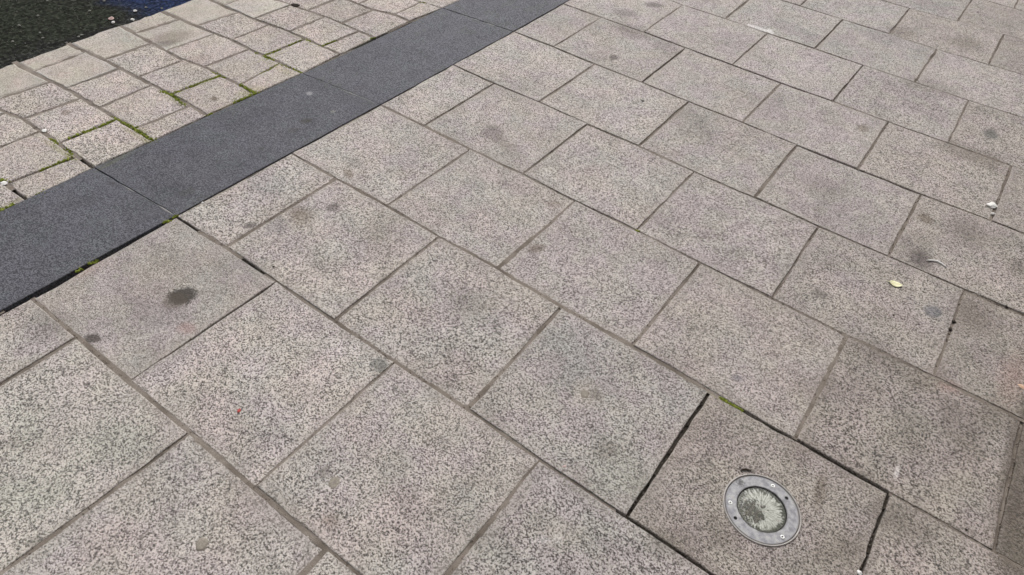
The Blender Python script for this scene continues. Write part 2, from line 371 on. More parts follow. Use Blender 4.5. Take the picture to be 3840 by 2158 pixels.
# ------------------------------------------------------------------ node helpers
class NT:
    def __init__(self, name):
        self.m = bpy.data.materials.new(name)
        self.m.use_nodes = True
        self.t = self.m.node_tree
        self.t.nodes.clear()
        self.out = self.n('ShaderNodeOutputMaterial')
    def n(self, typ, **kw):
        nd = self.t.nodes.new(typ)
        for k, v in kw.items():
            setattr(nd, k, v)
        return nd
    def link(self, a, b):
        self.t.links.new(a, b)
    def put(self, sock, v):
        if isinstance(v, bpy.types.NodeSocket):
            self.link(v, sock)
        else:
            if isinstance(v, tuple) and len(v) == 3 and sock.type == 'RGBA':
                v = (*v, 1)
            sock.default_value = v
    def math(self, op, a, b=0.0, c=None, clamp=False):
        nd = self.n('ShaderNodeMath', operation=op, use_clamp=clamp)
        self.put(nd.inputs[0], a); self.put(nd.inputs[1], b)
        if c is not None:
            self.put(nd.inputs[2], c)
        return nd.outputs[0]
    def vec(self, op, a, b=(0, 0, 0)):
        nd = self.n('ShaderNodeVectorMath', operation=op)
        self.put(nd.inputs[0], a); self.put(nd.inputs[1], b)
        return nd.outputs['Value'] if op in ('DOT_PRODUCT', 'LENGTH', 'DISTANCE') else nd.outputs['Vector']
    def noise(self, vec, scale, detail=2.0, rough=0.5, dist=0.0):
        nd = self.n('ShaderNodeTexNoise')
        self.link(vec, nd.inputs['Vector'])
        nd.inputs['Scale'].default_value = scale
        nd.inputs['Detail'].default_value = detail
        nd.inputs['Roughness'].default_value = rough
        nd.inputs['Distortion'].default_value = dist
        return nd.outputs['Fac'], nd.outputs['Color']
    def voronoi(self, vec, scale):
        nd = self.n('ShaderNodeTexVoronoi')
        self.link(vec, nd.inputs['Vector'])
        nd.inputs['Scale'].default_value = scale
        return nd.outputs['Distance'], nd.outputs['Color']
    def ramp(self, fac, stops, interp='LINEAR'):
        nd = self.n('ShaderNodeValToRGB')
        nd.color_ramp.interpolation = interp
        el = nd.color_ramp.elements
        while len(el) < len(stops):
            el.new(0.5)
        for e, (p, c) in zip(el, stops):
            e.position = p
            e.color = (*c, 1) if len(c) == 3 else c
        self.link(fac, nd.inputs[0])
        return nd.outputs[0]
    def smooth(self, x, lo, hi, a=0.0, b=1.0):
        nd = self.n('ShaderNodeMapRange', interpolation_type='SMOOTHSTEP')
        self.put(nd.inputs['Value'], x)
        nd.inputs['From Min'].default_value = lo; nd.inputs['From Max'].default_value = hi
        nd.inputs['To Min'].default_value = a; nd.inputs['To Max'].default_value = b
        return nd.outputs[0]
    def mix(self, fac, a, b, mode='MIX'):
        nd = self.n('ShaderNodeMix', data_type='RGBA', blend_type=mode)
        self.put(nd.inputs[0], fac); self.put(nd.inputs[6], a); self.put(nd.inputs[7], b)
        return nd.outputs[2]
    def scale_col(self, col, f):
        nd = self.n('ShaderNodeVectorMath', operation='SCALE')
        self.put(nd.inputs[0], col)
        self.put(nd.inputs['Scale'], f)
        return nd.outputs['Vector']
    def principled(self, col, rough=0.8, spec=0.3, metal=0.0, bump=None, bump_strength=0.5, bump_dist=0.002):
        p = self.n('ShaderNodeBsdfPrincipled')
        self.put(p.inputs['Base Color'], col)
        self.put(p.inputs['Roughness'], rough)
        self.put(p.inputs['Metallic'], metal)
        p.inputs['Specular IOR Level'].default_value = spec
        if bump is not None:
            b = self.n('ShaderNodeBump')
            b.inputs['Strength'].default_value = bump_strength
            b.inputs['Distance'].default_value = bump_dist
            self.link(bump, b.inputs['Height'])
            self.link(b.outputs[0], p.inputs['Normal'])
        self.link(p.outputs[0], self.out.inputs['Surface'])
        return p

STAIN_COL = {'oil': (0.055, 0.047, 0.040), 'dark': (0.075, 0.066, 0.060), 'grey': (0.10, 0.105, 0.10), 'brown': (0.135, 0.105, 0.080),
             'slate': (0.15, 0.155, 0.175), 'white': (0.68, 0.66, 0.66), 'pale': (0.44, 0.41, 0.34), 'red': (0.36, 0.19, 0.16),
             'grime': (0.115, 0.10, 0.083), 'green': (0.31, 0.34, 0.29), 'moss': (0.22, 0.225, 0.075)}

def add_stains(g, pos, col, stains, wob):
    """mix each stain, a rough-edged blot with its own place on the stone, over col"""
    for (cx, cy, a, b, c, d, reach, kind, strength, soft) in stains:
        rel = g.vec('SUBTRACT', pos, (cx, cy, 0))
        p = g.vec('DOT_PRODUCT', rel, (a, b, 0))
        q = g.vec('DOT_PRODUCT', rel, (c, d, 0))
        r = g.math('SQRT', g.math('ADD', g.math('MULTIPLY', p, p), g.math('MULTIPLY', q, q)))
        r = g.math('ADD', r, wob)
        f = g.smooth(r, 1.0 - soft, 1.0 + soft * 0.6, strength, 0.0)
        sc_ = STAIN_COL[kind]
        body = g.mix(0.45, sc_, g.mix(1.0, col, tuple(min(1.6, c_ / 0.33) for c_ in sc_), 'MULTIPLY'))
        col = g.mix(f, col, body)
    return col

def granite(name, stains=(), tone=1.0, grain=1.0, contrast=0.84, dark=(0.062, 0.054, 0.050), mid=(0.304, 0.272, 0.256),
            light=(0.59, 0.538, 0.512), edge=(0.36, 0.322, 0.290), edge_amt=0.34, warm=(1.02, 1.0, 0.972), cool=(0.985, 0.998, 0.995),
            rough=0.72, spec=0.36, bump=0.6):
    g = NT(name)
    geo = g.n('ShaderNodeNewGeometry')
    oi = g.n('ShaderNodeObjectInfo')
    tc = g.n('ShaderNodeTexCoord')
    pos = geo.outputs['Position']
    rnd = oi.outputs['Random']
    off = g.n('ShaderNodeCombineXYZ')
    g.link(g.math('MULTIPLY', rnd, 91.7), off.inputs[0])
    g.link(g.math('MULTIPLY', rnd, 53.3), off.inputs[1])
    v = g.vec('ADD', pos, off.outputs[0])
    # crystals: feldspar, quartz and mica of several sizes
    rb = g.math('FRACT', g.math('MULTIPLY', rnd, 17.31))
    rc = g.math('FRACT', g.math('MULTIPLY', rnd, 41.77))
    gv = g.n('ShaderNodeVectorMath', operation='SCALE')      # crystal size differs a little from stone to stone
    g.link(v, gv.inputs[0]); g.link(g.math('ADD', 0.86, g.math('MULTIPLY', rb, 0.3)), gv.inputs['Scale'])
    gv = gv.outputs['Vector']
    n1, _ = g.noise(gv, 200 * grain, 2.0, 0.6, 0.2)
    n2, _ = g.noise(gv, 400 * grain, 2.0, 0.6)
    _, vc = g.voronoi(gv, 265 * grain)
    vs = g.n('ShaderNodeSeparateColor'); g.link(vc, vs.inputs[0])
    s = g.math('ADD', g.math('MULTIPLY', n1, 1.25 * contrast), g.math('MULTIPLY', n2, 0.40 * contrast))
    s = g.math('ADD', s, g.math('MULTIPLY', vs.outputs[0], 0.62 * contrast))
    n0, _ = g.noise(gv, 62 * grain, 2.0, 0.6)
    s = g.math('ADD', s, g.math('MULTIPLY', n0, 0.16 * contrast))
    s = g.math('ADD', s, 0.5 - 1.165 * contrast)
    s = g.math('ADD', g.math('MULTIPLY', g.math('SUBTRACT', s, 0.5), g.math('ADD', 0.82, g.math('MULTIPLY', rc, 0.45))), 0.495)
    col = g.ramp(s, [(0.25, dark), (0.47, mid), (0.69, light)])
    # drifts of tint and dirt across a stone
    t1, tcol = g.noise(v, 5.0, 2.0, 0.5)
    t2, _ = g.noise(v, 14.0, 3.0, 0.6)
    tint = g.mix(g.smooth(t1, 0.36, 0.64), warm, cool)
    t3, _ = g.noise(v, 7.5, 2.0, 0.5)
    tint = g.mix(1.0, tint, g.mix(g.smooth(t3, 0.38, 0.62), (1.012, 0.985, 1.012), (0.99, 1.01, 0.985)), 'MULTIPLY')
    col = g.mix(1.0, col, tint, 'MULTIPLY')
    lum = g.math('ADD', g.smooth(t2, 0.25, 0.75, 0.90, 1.08), g.math('MULTIPLY', g.math('SUBTRACT', rnd, 0.5), 0.13))
    d1, _ = g.noise(pos, 2.3, 4.0, 0.6)                       # foot dirt trodden across the joints
    d2, _ = g.noise(pos, 9.0, 4.0, 0.65)
    dirt = g.math('ADD', g.math('MULTIPLY', d1, 0.6), g.math('MULTIPLY', d2, 0.4))
    lum = g.math('MULTIPLY', lum, g.smooth(dirt, 0.34, 0.56, 0.84, 1.04))
    col = g.scale_col(col, g.math('MULTIPLY', lum, tone))
    # worn, mortar-dusted margin of each stone
    sp = g.n('ShaderNodeSeparateXYZ'); g.link(tc.outputs['Generated'], sp.inputs[0])
    ex = g.math('MINIMUM', sp.outputs[0], g.math('SUBTRACT', 1.0, sp.outputs[0]))
    ey = g.math('MINIMUM', sp.outputs[1], g.math('SUBTRACT', 1.0, sp.outputs[1]))
    e = g.math('ADD', g.math('MINIMUM', ex, ey), g.math('MULTIPLY', g.math('SUBTRACT', t2, 0.5), 0.11))
    ef = g.smooth(e, 0.005, 0.085, edge_amt, 0.0)
    col = g.mix(ef, col, g.scale_col(g.mix(0.5, col, edge), tone) if False else edge)
    if stains:
        w1, _ = g.noise(pos, 70.0, 3.0, 0.65)
        w2, _ = g.noise(pos, 230.0, 2.0, 0.6)
        wob = g.math('ADD', g.math('MULTIPLY', g.math('SUBTRACT', w1, 0.5), 0.8), g.math('MULTIPLY', g.math('SUBTRACT', w2, 0.5), 0.6))
        col = add_stains(g, pos, col, stains, wob)
    h = g.math('ADD', n1, g.math('MULTIPLY', n2, 0.5))
    g.principled(col, rough, spec, 0.0, h, bump, 0.004)
    return g.m

def plain(name, col, rough=0.8, spec=0.3, metal=0.0, var=0.25, scale=60, bump=0.3, bd=0.002):
    g = NT(name)
    geo = g.n('ShaderNodeNewGeometry')
    n, _ = g.noise(geo.outputs['Position'], scale, 3.0, 0.6)
    c = g.scale_col(col, g.smooth(n, 0.25, 0.75, 1 - var, 1 + var)) if False else g.mix(n, tuple(x * (1 - var) for x in col), tuple(min(1, x * (1 + var)) for x in col))
    g.principled(c, rough, spec, metal, n, bump, bd)
    return g.m

# ------------------------------------------------------------------ object helpers
def empty(name, loc=(0, 0, 0), parent=None):
    o = bpy.data.objects.new(name, None)
    o.empty_display_size = 0.05
    COL.objects.link(o)
    o.location = loc
    if parent: o.parent = parent
    return o

def link_mesh(name, verts, faces, mat, parent=None, loc=(0, 0, 0), smooth=False):
    me = bpy.data.meshes.new(name)
    me.from_pydata(verts, [], faces)
    me.update()
    if smooth:
        me.polygons.foreach_set('use_smooth', [True] * len(me.polygons))
    if mat: me.materials.append(mat)
    o = bpy.data.objects.new(name, me)
    COL.objects.link(o)
    o.location = loc
    if parent: o.parent = parent
    return o

def tag(o, label, cat, group=None):
    o['label'] = label
    o['category'] = cat
    if group: o['group'] = group
    return o

def lathe(profile, n=64):
    vs, fs = [], []
    for (r, z) in profile:
        for i in range(n):
            a = 2 * math.pi * i / n
            vs.append((r * math.cos(a), r * math.sin(a), z))
    for k in range(len(profile) - 1):
        for i in range(n):
            j = (i + 1) % n
            fs.append((k * n + i, k * n + j, (k + 1) * n + j, (k + 1) * n + i))
    return vs, fs

# ------------------------------------------------------------------ survey -> joints
def interp(pts, x):
    if x <= pts[0][0]: return pts[0][1]
    if x >= pts[-1][0]: return pts[-1][1]
    for (x0, y0), (x1, y1) in zip(pts, pts[1:]):
        if x0 <= x <= x1:
            return y0 + (y1 - y0) * (x - x0) / max(1e-6, x1 - x0)

def ease(pts):
    """merge survey points closer than 6 cm"""
    out = []
    for p in pts:
        if out and p[0] - out[-1][0] < 0.06:
            out[-1] = ((out[-1][0] + p[0]) / 2, (out[-1][1] + p[1]) / 2)
        else:
            out.append(p)
    return out

def settle(pts, f):
    """pull a surveyed joint towards its best straight line"""
    n = len(pts)
    mx = sum(p[0] for p in pts) / n; my = sum(p[1] for p in pts) / n
    b = sum((p[0] - mx) * (p[1] - my) for p in pts) / sum((p[0] - mx) ** 2 for p in pts)
    return [(x, y + f * (my + b * (x - mx) - y)) for x, y in pts]

def mean(pts): return sum(p[1] for p in pts) / len(pts)

LF = {}
for k in range(10):
    pts = settle(ease(LINES['L%d' % k]), 0.6)
    LF[k] = (lambda x, pts=pts: interp(pts, x))
for k in range(10, 16):
    LF[k] = (lambda x, y=4.868 + 0.4985 * (k - 9): y)
for k in range(-4, 0):
    LF[k] = (lambda x, y=0.377 + 0.507 * k: y)
SN = ['Sy', 'Sz', 'Sa', 'Sb', 'Sc', 'Sd', 'Se', 'Sf', 'Sg', 'Sh']
SF = {}
for i, n in enumerate(SN):
    pts = ease(LINES[n])
    if n in ('Sy', 'Sh', 'Sg', 'Sf', 'Sz'):            # the far end of these is out of the picture: keep the common skew
        x0, y0 = pts[0]
        pts = [(-3.45, y0 - 0.055 * (x0 + 3.45))] + pts
    SF[i] = (lambda x, pts=pts: interp(pts, x))
for i in range(10, 14):
    SF[i] = (lambda x, i=i: SF[9](x) + 0.2455 * (i - 9))
for i in range(-4, 0):
    SF[i] = (lambda x, i=i: SF[0](x) + 0.2455 * i)
def edge_fn(name):
    pts = sorted((y, x) for x, y in JOINTS[name])
    if name == 'road': pts = settle(pts, 0.85)
    return lambda y: interp(pts, y)
BR, BL, RD = edge_fn('bandR'), edge_fn('bandL'), edge_fn('road')

XMAX = 1.45
def row_joints(r):
    """(x at low line, x at high line) of every joint in slab row r, lying between LF[r-1] and LF[r]"""
    js = []
    for s in 'abcde':
        if 'r%d%s' % (r, s) in JOINTS:
            (x0, y0), (x1, y1) = JOINTS['r%d%s' % (r, s)]
            js.append((x0, x1) if abs(y1 - y0) > 0.3 else ((x0 + x1) / 2, (x0 + x1) / 2))
    first = -1.452 if r % 2 else -1.707
    if not js:
        js = [(first, first)]
    while js[0][0] > first + 0.3:
        js.insert(0, (js[0][0] - 0.5185, js[0][1] - 0.5185))
    while js[-1][0] + 0.5 < XMAX:
        js.append((js[-1][0] + 0.5195, js[-1][1] + 0.5195))
    return js

def stone(name, corners, top, bevel, depth, mat, parent, jit=0.0012, n=7, lowf=None, highf=None, hole=None, tilt=0.0015, seed=0):
    """one stone; corners low-left, low-right, high-right, high-left; outline rough, arrises worn"""
    rg = random.Random(seed)
    cx = sum(c[0] for c in corners) / 4
    cy = sum(c[1] for c in corners) / 4
    tx, ty = rg.uniform(-tilt, tilt), rg.uniform(-tilt, tilt)
    prof = []
    for s in range(4):
        a, b = corners[s], corners[(s + 1) % 4]
        side = []
        for i in range(n):
            t = i / n
            dx = dy = 0.0
            if s == 0 and lowf: dy = lowf(a[0] + (b[0] - a[0]) * t, t)
            if s == 2 and highf: dy = highf(a[0] + (b[0] - a[0]) * t, t)
            j = rg.gauss(0, jit)
            if i == 0: j = abs(j) * -1.2
            side.append((a[0] + (b[0] - a[0]) * t, a[1] + (b[1] - a[1]) * t + dy, j))
        prof.append(side)
    def ring(inset, z, chip):
        out = []
        for s in range(4):
            a, b = corners[s], corners[(s + 1) % 4]
            L = math.hypot(b[0] - a[0], b[1] - a[1])
            nx, ny = -(b[1] - a[1]) / L, (b[0] - a[0]) / L     # inward for anticlockwise order
            pa, pb = corners[s - 1], corners[s]
            for i, (x, y, j) in enumerate(prof[s]):
                k = inset + j * chip
                x2, y2 = x + nx * k, y + ny * k
                if i == 0:                                     # corner: also in from the previous side
                    L2 = math.hypot(pb[0] - pa[0], pb[1] - pa[1])
                    x2 += -(pb[1] - pa[1]) / L2 * k
                    y2 += (pb[0] - pa[0]) / L2 * k
                out.append((x2 - cx, y2 - cy, z + tx * (x2 - cx) * 2 + ty * (y2 - cy) * 2))
        return out
    m = 4 * n
    rings = [ring(bevel * 1.0, top, 2.0), ring(bevel * 0.35, top - bevel * 0.35, 1.4), ring(0, top - bevel, 1.0), ring(0, top - depth, 0.6)]
    vs = [p for r in rings for p in r]
    fs = []
    for k in range(3):
        for i in range(m):
            j = (i + 1) % m
            fs.append(((k + 1) * m + i, (k + 1) * m + j, k * m + j, k * m + i))
    if hole:
        hx, hy, hr = hole[0] - cx, hole[1] - cy, hole[2]
        base = len(vs)
        for (x, y, z) in rings[0]:
            a = math.atan2(y - hy, x - hx)
            vs.append((hx + hr * math.cos(a), hy + hr * math.sin(a), z))
        for i in range(m):
            j = (i + 1) % m
            fs.append((i, j, base + j, base + i))
        b2 = len(vs)
        for i in range(m):
            x, y, z = vs[base + i]
            vs.append((x, y, z - depth))
        for i in range(m):
            j = (i + 1) % m
            fs.append((base + i, base + j, b2 + j, b2 + i))
    else:
        fs.append(tuple(range(m)))
    return link_mesh(name, vs, fs, mat, parent, (cx, cy, 0))

def stains_for(corners, margin=0.0):
    x0 = min(c[0] for c in corners); x1 = max(c[0] for c in corners)
    y0 = min(c[1] for c in corners); y1 = max(c[1] for c in corners)
    return [s for s in STAINS if x0 - s[6] < s[0] < x1 + s[6] and y0 - s[6] < s[1] < y1 + s[6]]

# ------------------------------------------------------------------ materials
M_soil = plain('joint_soil', (0.022, 0.018, 0.014), 0.95, 0.1, var=0.5, scale=120)
def mortar_material():
    g = NT('joint_mortar')
    geo = g.n('ShaderNodeNewGeometry')
    p = geo.outputs['Position']
    n, _ = g.noise(p, 9.0, 3.0, 0.6)
    f, _ = g.noise(p, 260.0, 2.0, 0.6)
    c = g.ramp(n, [(0.30, (0.115, 0.096, 0.080)), (0.50, (0.235, 0.202, 0.173)), (0.72, (0.31, 0.272, 0.236))])
    c = g.mix(g.smooth(f, 0.3, 0.7, 0.0, 0.45), c, (0.14, 0.115, 0.095))
    g.principled(c, 0.92, 0.15, 0, f, 0.6, 0.003)
    return g.m
M_mortar = mortar_material()
M_grout = plain('pale_grout', (0.30, 0.29, 0.28), 0.9, 0.2, var=0.35, scale=90)
SLAB_MATS = {}
def slab_mat(stains, style):
    key = (style, tuple(s[0] for s in stains))
    if key not in SLAB_MATS:
        kw = dict(
            slab=dict(), smooth=dict(contrast=0.62, tone=0.98, edge_amt=0.3, grain=1.3), greenish=dict(warm=(0.995, 1.0, 0.965), cool=(0.972, 1.0, 0.972)),
            grey=dict(tone=0.92, warm=(1.0, 1.0, 0.985), cool=(0.97, 0.995, 0.995)), lilac=dict(warm=(1.0, 0.99, 0.975), cool=(0.985, 0.972, 0.99)),
            dirty=dict(tone=0.76, contrast=0.74, warm=(1.03, 1.0, 0.93), cool=(0.99, 0.985, 0.94), edge=(0.27, 0.24, 0.205)),
            far=dict(tone=0.88, warm=(1.02, 0.995, 0.955), cool=(1.0, 0.985, 0.965)), shade_mid=dict(tone=0.91, warm=(1.02, 0.995, 0.96), cool=(0.995, 0.985, 0.975)), shade_brown=dict(tone=0.79, contrast=0.78, warm=(1.03, 1.0, 0.95), cool=(1.01, 0.99, 0.955), edge=(0.27, 0.238, 0.208)),  # brown, dirtier tones that also paint in shade towards the right
            sett=dict(grain=1.0, tone=1.06, warm=(1.04, 1.0, 0.95), cool=(1.01, 1.0, 0.98), contrast=0.74, edge=(0.40, 0.365, 0.325), edge_amt=0.3),
            kerb=dict(grain=0.8, tone=1.03, warm=(1.04, 1.0, 0.95), cool=(1.0, 1.0, 0.99), contrast=0.5, dark=(0.22, 0.195, 0.17), mid=(0.40, 0.365, 0.325), light=(0.54, 0.51, 0.475), edge=(0.50, 0.48, 0.46), edge_amt=0.5),
            band=dict(grain=0.95, contrast=0.82, dark=(0.036, 0.037, 0.043), mid=(0.064, 0.065, 0.076), light=(0.146, 0.148, 0.168), edge=(0.085, 0.086, 0.092), edge_amt=0.25,
                      warm=(1, 1, 1), cool=(0.97, 0.985, 1.02), rough=0.68, spec=0.3, bump=0.45))[style]
        SLAB_MATS[key] = granite('granite_' + style, stains, **kw)
    return SLAB_MATS[key]

# ------------------------------------------------------------------ ground and paving beds
def sheet(name, x0, x1, y0, y1, z, mat, parent=None):
    return link_mesh(name, [(x0, y0, z), (x1, y0, z), (x1, y1, z), (x0, y1, z)], [(0, 1, 2, 3)], mat, parent)

def ground_material():
    g = NT('distant_paving')
    geo = g.n('ShaderNodeNewGeometry')
    br = g.n('ShaderNodeTexBrick')
    g.link(geo.outputs['Position'], br.inputs['Vector'])
    br.inputs['Scale'].default_value = 1.0
    br.inputs['Brick Width'].default_value = 0.52
    br.inputs['Row Height'].default_value = 0.5
    br.inputs['Mortar Size'].default_value = 0.005
    br.inputs['Color1'].default_value = (0.34, 0.31, 0.285, 1)
    br.inputs['Color2'].default_value = (0.31, 0.285, 0.265, 1)
    br.inputs['Mortar'].default_value = (0.13, 0.11, 0.09, 1)
    n, _ = g.noise(geo.outputs['Position'], 110, 3, 0.6)
    c = g.mix(g.smooth(n, 0.35, 0.65), g.scale_col(br.outputs['Color'], 0.6), g.scale_col(br.outputs['Color'], 1.35))
    g.principled(c, 0.85, 0.2, 0, n, 0.4, 0.003)
    return g.m
ground = sheet('ground', -0.5 - 300, 300, -300, 300, -0.13, ground_material())
ground['kind'] = 'structure'

pavement = sheet('pavement', -1.96, 1.9, -1.75, 7.9, -0.040, M_soil); pavement['kind'] = 'structure'
band = sheet('paving_band', -2.41, -1.9601, -1.75, 7.9, -0.0405, M_soil); band['kind'] = 'structure'
sett_strip = sheet('sett_margin', -3.30, -2.4101, -0.5, 3.8, -0.041, M_soil); sett_strip['kind'] = 'structure'

# ------------------------------------------------------------------ added light blocker, unseen right of the frame, shades the right side
BLOCKER_X = 1.50
shade_blocker = empty('shade_blocker', (BLOCKER_X, 3.0, 0))
tag(shade_blocker, 'added dark clad blocker, unseen to the right, shading the slabs', 'shade_blocker')
M_blocker = plain('blocker_cladding', (0.085, 0.078, 0.070), 0.7, 0.3, var=0.3, scale=14)
def block(name, x0, x1, y0, y1, z0, z1, mat, parent):
    vs = [(x, y, z) for z in (z0, z1) for y in (y0, y1) for x in (x0, x1)]
    return link_mesh(name, vs, [(0, 2, 3, 1), (4, 5, 7, 6), (0, 1, 5, 4), (2, 6, 7, 3), (0, 4, 6, 2), (1, 3, 7, 5)], mat, parent)
block('blocker_body', 0.03, 0.6, -9.0, 9.0, -0.1, 4.6, M_blocker, shade_blocker)
block('blocker_plinth', -0.02, 0.03, -9.0, 9.0, -0.1, 0.45, M_blocker, shade_blocker)
for i in range(18):
    for j in range(4):
        block('blocker_panel', 0.0, 0.029, -9.0 + i + 0.004, -8.0 + i - 0.004, 0.458 + j * 1.03, 0.458 + (j + 1) * 1.03 - 0.008, M_blocker, shade_blocker)

# ------------------------------------------------------------------ large granite slabs
STYLE = {(0, 0): 'slab', (0, 1): 'greenish', (0, 2): 'slab', (1, 0): 'smooth', (1, 1): 'slab', (1, 2): 'slab', (1, 3): 'grey',
         (2, 3): 'grey', (2, 4): 'shade_brown', (2, 5): 'shade_brown', (3, 4): 'shade_brown', (3, 5): 'dirty', (2, 6): 'shade_brown', (4, 4): 'shade_mid', (4, 5): 'shade_brown',
         (3, 2): 'lilac', (3, 3): 'shade_mid', (4, 3): 'lilac', (5, 3): 'lilac', (5, 4): 'shade_brown', (6, 3): 'lilac', (6, 4): 'shade_brown', (6, 5): 'shade_brown', (7, 2): 'lilac',
         (7, 3): 'lilac', (7, 4): 'shade_brown', (8, 3): 'grey', (8, 4): 'lilac', (9, 2): 'grey', (9, 3): 'shade_brown', (9, 4): 'shade_brown', (8, 5): 'shade_brown',
         (8, 2): 'grey', (7, 1): 'lilac', (10, 3): 'grey', (10, 4): 'shade_brown', (5, 5): 'shade_brown', (1, 4): 'shade_brown'}  # right-hand slabs darkened in colour to deepen the shade there
LAMP = (0.110, 1.122)
OPEN = []                 # joints left unfilled: ('row'|'col', name, from, to)
GAP_R, GAP_J = 0.0095, 0.010
def half(r, seed): return 0.5 * (0.009 + 0.0018 * math.sin(seed * 12.9 + r * 4.1))

mort_v, mort_f = [], []
def mortar_strip(p0, p1, fn=None, width=0.018, depth=0.003, rg=random.Random(3)):
    """fill of one joint from p0 to p1, its face a little below the stones and uneven"""
    L = math.hypot(p1[0] - p0[0], p1[1] - p0[1])
    if L < 0.01: return
    n = max(2, int(L / 0.022))
    nx, ny = -(p1[1] - p0[1]) / L * width / 2, (p1[0] - p0[0]) / L * width / 2
    b = len(mort_v)
    for i in range(n + 1):
        t = i / n
        x, y = p0[0] + (p1[0] - p0[0]) * t, p0[1] + (p1[1] - p0[1]) * t
        if fn: y = fn(x)
        z = -depth - rg.random() * 0.0022 + 0.0006 * math.sin(9 * x + 7 * y)
        mort_v.extend([(x - nx, y - ny, z + rg.uniform(-.0006, .0006)), (x + nx, y + ny, z + rg.uniform(-.0006, .0006))])
    for i in range(n):
        q = b + 2 * i
        mort_f.append((q, q + 2, q + 3, q + 1))

def open_row(k, x):
    """is slab line k unfilled at x (deep black joint)?"""
    if k == 1 and (x > -0.17 and x < 0.5): return True
    if k == 1 and (x < -1.84 or -1.62 < x < -1.50): return True
    if k == 2 and -0.02 < x < 0.36: return True
    if k in (5, 6, 7, 8, 9) and math.sin(x * 3.1 + k * 1.7) > 0.35: return True
    return False
OPEN_JOINT = {(2, 3), (2, 4)}

ROWS = range(-2, 15)
for r in ROWS:
    lo, hi = LF[r - 1], LF[r]
    js = row_joints(r)
    xs = [(BR(lo(-1.95)) + 0.003, BR(hi(-1.95)) + 0.003)] + js
    for i in range(len(xs) - 1):
        (al, ah), (bl, bh) = xs[i], xs[i + 1]
        hj = half(r, i)
        g0 = 0.003 if i == 0 else hj
        if r == 1 and i == 0: g0 = 0.0045
        gl = 0.0045 + 0.001 * math.sin(r * 2.2 + i)
        if r == 2 and i == 4: gl += 0.001; hj += 0.0005; g0 += 0.001
        A = (al + g0, lo(al) + gl); B = (bl - hj, lo(bl) + gl); C = (bh - hj, hi(bh) - gl); D = (ah + g0, hi(ah) - gl)
        if r == 1 and i == 0:      # the reset slab stands clear of its neighbours
            A = (A[0], A[1] + .001); B = (B[0] + .002, B[1]); C = (C[0] - .001, C[1] - .003); D = (D[0], D[1] - .002)
        ty = STYLE.get((r, i), 'slab')
        if (r, i) not in STYLE and i >= 5: ty = 'shade_brown'
        def lowf(x, t, A=A, B=B, lo=lo, gl=gl):
            return (lo(x) + gl) - (A[1] + (B[1] - A[1]) * t)
        def highf(x, t, C=C, D=D, hi=hi, gl=gl):
            return (hi(x) - gl) - (C[1] + (D[1] - C[1]) * t)
        cs = (A, B, C, D)
        hole = (LAMP[0], LAMP[1], 0.0995) if (r == 2 and i == 4) else None
        st = [s for s in stains_for(cs)]
        if r >= 5 and ty == 'shade_brown': ty = 'far'  # painted shade eased in the upper rows
        sm = slab_mat(st, ty)
        n = 16 if hole else 8
        stone('paving_slab', cs, RNG.uniform(-0.0008, 0.0008) - (0.0025 if (r == 1 and i == 0) else 0), 0.0028, 0.06, sm, pavement,
              jit=0.0012 if hole else 0.0011, n=n, lowf=lowf, highf=highf, hole=hole, tilt=0.0 if hole else 0.0036, seed=r * 40 + i + 500)
        # joint at the far end of this slab
        if (r, i + 1) not in {(2, 4), (2, 5)} and i + 1 < len(xs):
            dep = (0.0016 if r <= 3 else 0.0028) + 0.0012 * math.sin(r * 5.1 + i * 2.3)
            if (r, i) in ((3, 4), (7, 2), (6, 1), (2, 5)): dep = 0.008
            if r == 1 and i == 0:
                mortar_strip((bl, lo(bl)), ((bl + bh) / 2, (lo(bl) + hi(bh)) / 2 - 0.06), depth=0.004)
            else:
                mortar_strip((bl, lo(bl)), (bh, hi(bh)), depth=dep)
    # fill of the row line above this row
    if r < ROWS[-1]:
        x = -1.945
        while x < XMAX:
            x2 = min(XMAX, x + 0.11)
            if not open_row(r, (x + x2) / 2):
                mortar_strip((x, hi(x)), (x2, hi(x2)), hi, depth=(0.0012 if r <= 3 else 0.0028) + 0.0008 * math.sin(r * 3 + x * 2))
            x = x2
# thin fill along the band, missing beside the reset slab
y = -1.6
while y < 7.6:
    if not (0.30 < y < 0.86):
        mortar_strip((BR(y), y), (BR(y + 0.1), y + 0.1), width=0.012, depth=0.004)
    y += 0.1
soil_v0, soil_f0 = mort_v, mort_f
mort_v, mort_f = [], []
rs = random.Random(9)
for k, x0, x1 in ((1, -0.17, 0.5), (2, -0.02, 0.36), (1, -1.95, -1.84), (1, -1.62, -1.5)):
    x = x0
    while x < x1:
        mortar_strip((x, LF[k](x)), (x + 0.03, LF[k](x + 0.03)), depth=rs.uniform(0.004, 0.014))
        x += 0.03
for (xa, ya, xb, yb) in ((-0.156, 0.888, -0.155, 1.375), (0.368, 0.885, 0.364, 1.378)):
    t = 0.0
    while t < 1:
        mortar_strip((xa + (xb - xa) * t, ya + (yb - ya) * t), (xa + (xb - xa) * (t + .06), ya + (yb - ya) * (t + .06)), depth=rs.uniform(0.004, 0.014))
        t += 0.06
joint_soil = link_mesh('joint_soil', mort_v, mort_f, plain('joint_dirt', (0.045, 0.038, 0.031), 0.95, 0.1, var=0.6, scale=90, bump=0.6), pavement)
joint_soil['kind'] = 'stuff'
mort_v, mort_f = soil_v0, soil_f0
slab_mortar = link_mesh('mortar_joint', mort_v, mort_f, M_mortar, pavement)
slab_mortar['kind'] = 'stuff'

